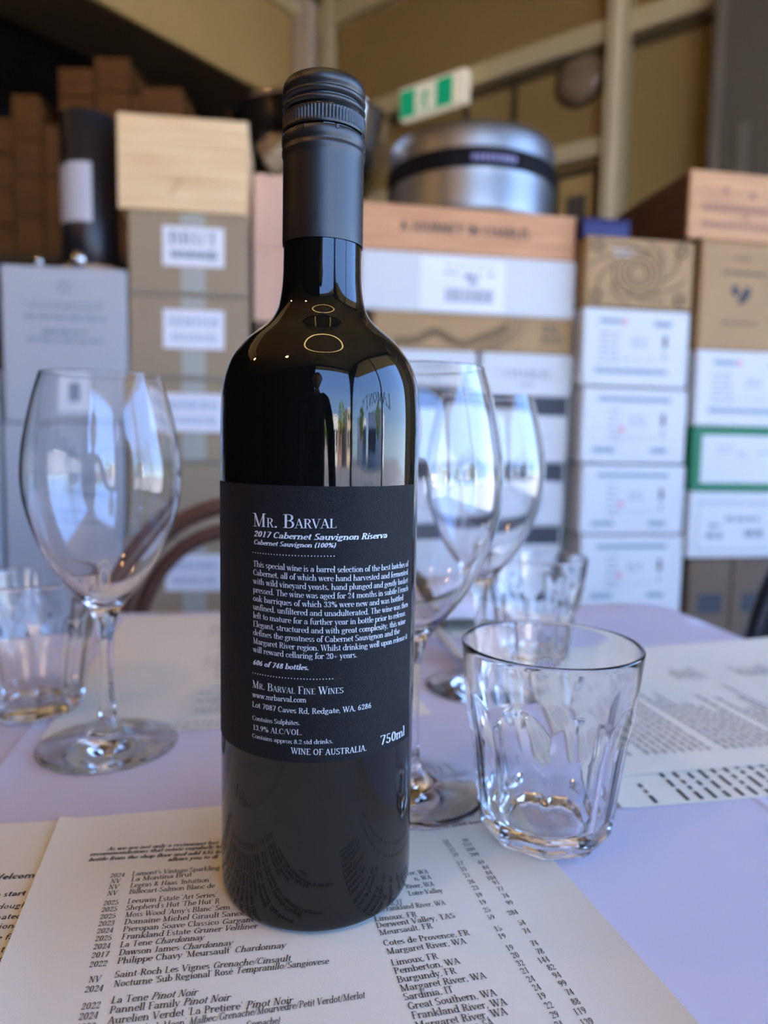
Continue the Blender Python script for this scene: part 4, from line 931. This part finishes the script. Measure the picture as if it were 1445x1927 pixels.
MB().box(L0+.05, L1-.05, -.009, -.0065, zt_-.19, zt_-.09).xf(fx).build('dark_motif', mat('olive print', (.09, .08, .06), .7), pf)

# ------------------------------------------------------------------ crates in the dark store at the left
SY = radians(16)
cr = [(-60, 26, [218, 286, 352, 421, 497]), (28, 81, [176, 262, 330, 402, 497]), (84, 114, [232, 330, 420, 497]), (116, 180, [126, 180, 250, 330, 415, 497]), (183, 247, [106, 172, 240, 330, 415, 497]), (250, 267, [178, 260, 340, 497]), (270, 345, [163, 226, 300, 400, 497])]
desc = ['far left', 'second from the left', 'narrow third', 'fourth', 'fifth', 'narrow sixth', 'rightmost']
sf = thing('storage_shelf', 'dark shelf board in the store behind the stacks', 'shelf', (0, 0, 0))
zsh = on_y(120, 497, 2.75).z
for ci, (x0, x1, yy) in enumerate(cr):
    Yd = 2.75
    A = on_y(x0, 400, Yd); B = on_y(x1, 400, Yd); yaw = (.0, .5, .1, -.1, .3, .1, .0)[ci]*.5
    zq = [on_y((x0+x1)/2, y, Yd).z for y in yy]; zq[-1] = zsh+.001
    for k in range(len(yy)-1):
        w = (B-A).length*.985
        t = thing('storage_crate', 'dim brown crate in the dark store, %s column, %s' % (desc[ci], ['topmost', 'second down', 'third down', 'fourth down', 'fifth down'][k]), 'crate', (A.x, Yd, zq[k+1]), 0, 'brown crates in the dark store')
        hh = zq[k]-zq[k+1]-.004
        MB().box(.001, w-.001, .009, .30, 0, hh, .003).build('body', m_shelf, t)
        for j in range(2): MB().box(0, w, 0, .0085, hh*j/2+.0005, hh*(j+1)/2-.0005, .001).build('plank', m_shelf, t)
MB().box(-2.3, -.74, 2.60, 3.3, zsh-.03, zsh, .002).build('board', m_bulk, sf)
for x in (-2.2, -.85):
    for y in (2.65, 3.2): MB().box(x, x+.05, y, y+.05, 0, zsh-.031).build('leg', m_bulk, sf)
# ------------------------------------------------------------------ bentwood chairs
def chair(label, x, y, rz, m, W=.205, top=.845):
    t = thing('bentwood_chair', label, 'chair', (x, y, 0), rz, 'bentwood chairs at the table')
    def hoop(w, zt, z0, r, yb):
        pts = []
        for i in range(33):
            a = pi*i/32; zz = z0 + (zt-z0)*(sin(a)**.55 if 0 < a < pi else 0); pts.append((-w*cos(a)*(1 if True else 1), yb - .10*(zz-.45)*.0 , zz))
        return MB().tube(pts, r, 10)
    hoop(W, top, .44, .014, .0).build('back_hoop', m, t, 'all'); hoop(W*.87, top-.038, .46, .012, .004).build('inner_hoop', m, t, 'all')
    MB().lathe([(0, .43), (.19, .43), (.2, .437), (.2, .452), (.19, .458), (0, .452)], 40).xf(lambda v: Vector((v.x, v.y-.20, v.z))).build('seat', m, t, 40)
    for sx in (-1, 1):
        MB().tube([(sx*W, 0, .44), (sx*W*.98, .01, .3), (sx*W*1.02, .05, 0)], [.014, .013, .011], 10).build('leg', m, t, 'all')
        MB().tube([(sx*.14, -.33, .43), (sx*.15, -.35, .2), (sx*.17, -.37, 0)], [.016, .014, .011], 10).build('leg', m, t, 'all')
    return t
pc = on_y(466, 948, 1.08)
chair('dark brown bentwood chair across the table at the left', pc.x, 1.08, radians(4), m_chair, top=pc.z)
p = on_y(1434, 1060, .93)
chair('black bentwood chair whose hoop just shows at the right edge', p.x+.205, .93, radians(-8), m_chairb, top=on_y(1500, 905, .93).z)
# ------------------------------------------------------------------ the photographer (seen as a dark figure mirrored in the bottle)
def skin(name, pts, edges, m, parent, root=0, sub=1):
    me = bpy.data.meshes.new(name); me.from_pydata([p[:3] for p in pts], edges, []); me.materials.append(m)
    o = bpy.data.objects.new(name, me); C.objects.link(o); o.parent = parent
    sk = o.modifiers.new('skin', 'SKIN'); sk.use_smooth_shade = True
    me.update()
    if not me.skin_vertices: me.attributes
    for i, p in enumerate(pts):
        v = me.skin_vertices[0].data[i]; v.radius = (p[3], p[4] if len(p) > 4 else p[3]); v.use_root = (i == root)
    sb = o.modifiers.new('sub', 'SUBSURF'); sb.levels = sub; sb.render_levels = sub
    return o
def chains(*cs):
    pts = []; ed = []; key = {}
    for c in cs:
        prev = None
        for p in c:
            k = tuple(round(q, 4) for q in p[:3])
            if k not in key: key[k] = len(pts); pts.append(p)
            if prev is not None: ed.append((prev, key[k]))
            prev = key[k]
    return pts, ed
m_skin = mat('skin', (.55, .34, .25), .5); m_coat = mat('dark wool jacket', (.012, .014, .022), .9); m_jean = mat('dark trousers', (.02, .022, .035), .9); m_hair = mat('dark hair', (.02, .013, .01), .7)
PY = -.63
ps = thing('person', 'seated person in a dark jacket photographing the bottle, seen only mirrored in it', 'person', (-.02, PY, .02))
def arm(s):
    ph = (-.018, .625 - .012, EYE.z - .105)
    wr = (ph[0]+s*.075, ph[1]-.06, ph[2]-.03)
    a = [(0, .04, 1.02, .07), (s*.10, .03, 1.06, .055), (s*.19, .02, 1.03, .055), (s*.25, .12, .86, .042), (s*.22, .28, .80, .036), (wr[0]+s*.02, wr[1]-.05, wr[2]-.015, .027)]
    fs = []
    for k in range(4):
        z = ph[2]+.018-.02*k; L = (1, 1.08, 1.0, .85)[k]
        fs.append([(wr[0], wr[1], wr[2], .02), (wr[0]-s*.004, wr[1]+.035, z, .012), (wr[0]-s*.014, wr[1]+.058*L, z, .0085), (wr[0]-s*.034*L, wr[1]+.052, z+.002, .0075)])
    fs.append([(wr[0], wr[1], wr[2], .02), (wr[0]-s*.018, wr[1]+.006, ph[2]+.006, .011), (wr[0]-s*.030, wr[1]+.030, ph[2]+.018, .009)])
    return a, [(wr[0], wr[1], wr[2], .02)], fs
aL, wL, fL = arm(-1); aR, wR, fR = arm(1)
leg = lambda s, r: [(0, 0, .50, r+.05), (s*.09, .02, .52, r+.02), (s*.12, .38, .52, r), (s*.13, .42, .27, r*.72), (s*.13, .40, .08, r*.55)]
P_, E_ = chains([(0, 0, .50, .11), (0, -.01, .70, .10), (0, .03, .92, .11), (0, .04, 1.02, .07), (0, .06, 1.10, .045), (0, .075, 1.17, .05)], aL+wL, aR+wR, *fL, *fR, leg(-1, .062), leg(1, .062))
skin('body', P_, E_, m_skin, ps)
P_, E_ = chains([(0, 0, .50, .15, .13), (0, -.01, .70, .15, .12), (0, .03, .92, .16, .12), (0, .04, 1.02, .10), (0, .05, 1.065, .06)], [(a[0], a[1], a[2], a[3]*1.28) for a in aL], [(a[0], a[1], a[2], a[3]*1.28) for a in aR])
skin('jacket', P_, E_, m_coat, ps)
P_, E_ = chains(leg(-1, .078), leg(1, .078)); skin('trousers', P_, E_, m_jean, ps)
hd = MB()
for j in range(17):
    for i in range(24):
        t_, a_ = pi*j/16, 2*pi*i/24; x = .073*sin(t_)*cos(a_); y = .093*sin(t_)*sin(a_); z = .115*cos(t_)
        if z < -.03: x *= 1-.25*(-.03-z)/.085; 
        if y > .05 and abs(x) < .02 and -.03 < z < .012: y += .022*(1-abs(x)/.02)
        if y > .05 and .008 < z < .03 and .015 < abs(x) < .045: y -= .008
        hd.v.append((x, y+.09, z+1.25))
hd.f = [(j*24+i, j*24+(i+1) % 24, (j+1)*24+(i+1) % 24, (j+1)*24+i) for j in range(16) for i in range(24)]
ho = hd.build('head', m_skin, ps, 'all')
for s in (-1, 1):
    MB().lathe([(0, -.009), (.008, -.005), (.0095, 0), (.008, .005), (0, .009)], 16).xf(lambda v: Vector((v.x+s*.030, v.z+.167, v.y+1.285))).build('eye', mat('eye white', (.7, .7, .68), .2), ho, True)
    MB().tube([(s*.073, .085, 1.25), (s*.082, .075, 1.275), (s*.076, .088, 1.30), (s*.071, .098, 1.28)], .007, 8).build('ear', m_skin, ho, True)
MB().tube([(-.024, .166, 1.215), (0, .173, 1.213), (.024, .166, 1.215)], .005, 8).build('mouth', mat('lips', (.4, .17, .14), .5), ho, True)
hr = MB()
for j in range(10):
    for i in range(24):
        t_, a_ = pi*.60*j/9, 2*pi*i/24; k = 1.0 if sin(a_) < .25 or j < 4 else .93
        hr.v.append((.080*sin(t_)*cos(a_)*k, .100*sin(t_)*sin(a_)*(1 if sin(a_) < .3 or j < 4 else .80)+.083, .124*cos(t_)+1.275))
hr.f = [(j*24+i, j*24+(i+1) % 24, (j+1)*24+(i+1) % 24, (j+1)*24+i) for j in range(9) for i in range(24)]
hr.build('hair', m_hair, ho, 'all')
pn = thing('phone', 'black phone held up by the seated person in the dark jacket', 'phone', (-.018, -.0095, EYE.z-.0575))
MB().box(-.036, .036, -.004, .004, -.073, .073, .003).build('body', m_black, pn); MB().box(-.033, .033, -.0046, -.00405, -.069, .069).build('screen', mat('phone screen', (.02, .02, .025), .1), pn)
chair('dark bentwood chair that the seated person sits on', -.02, PY-.20, pi, m_chair)
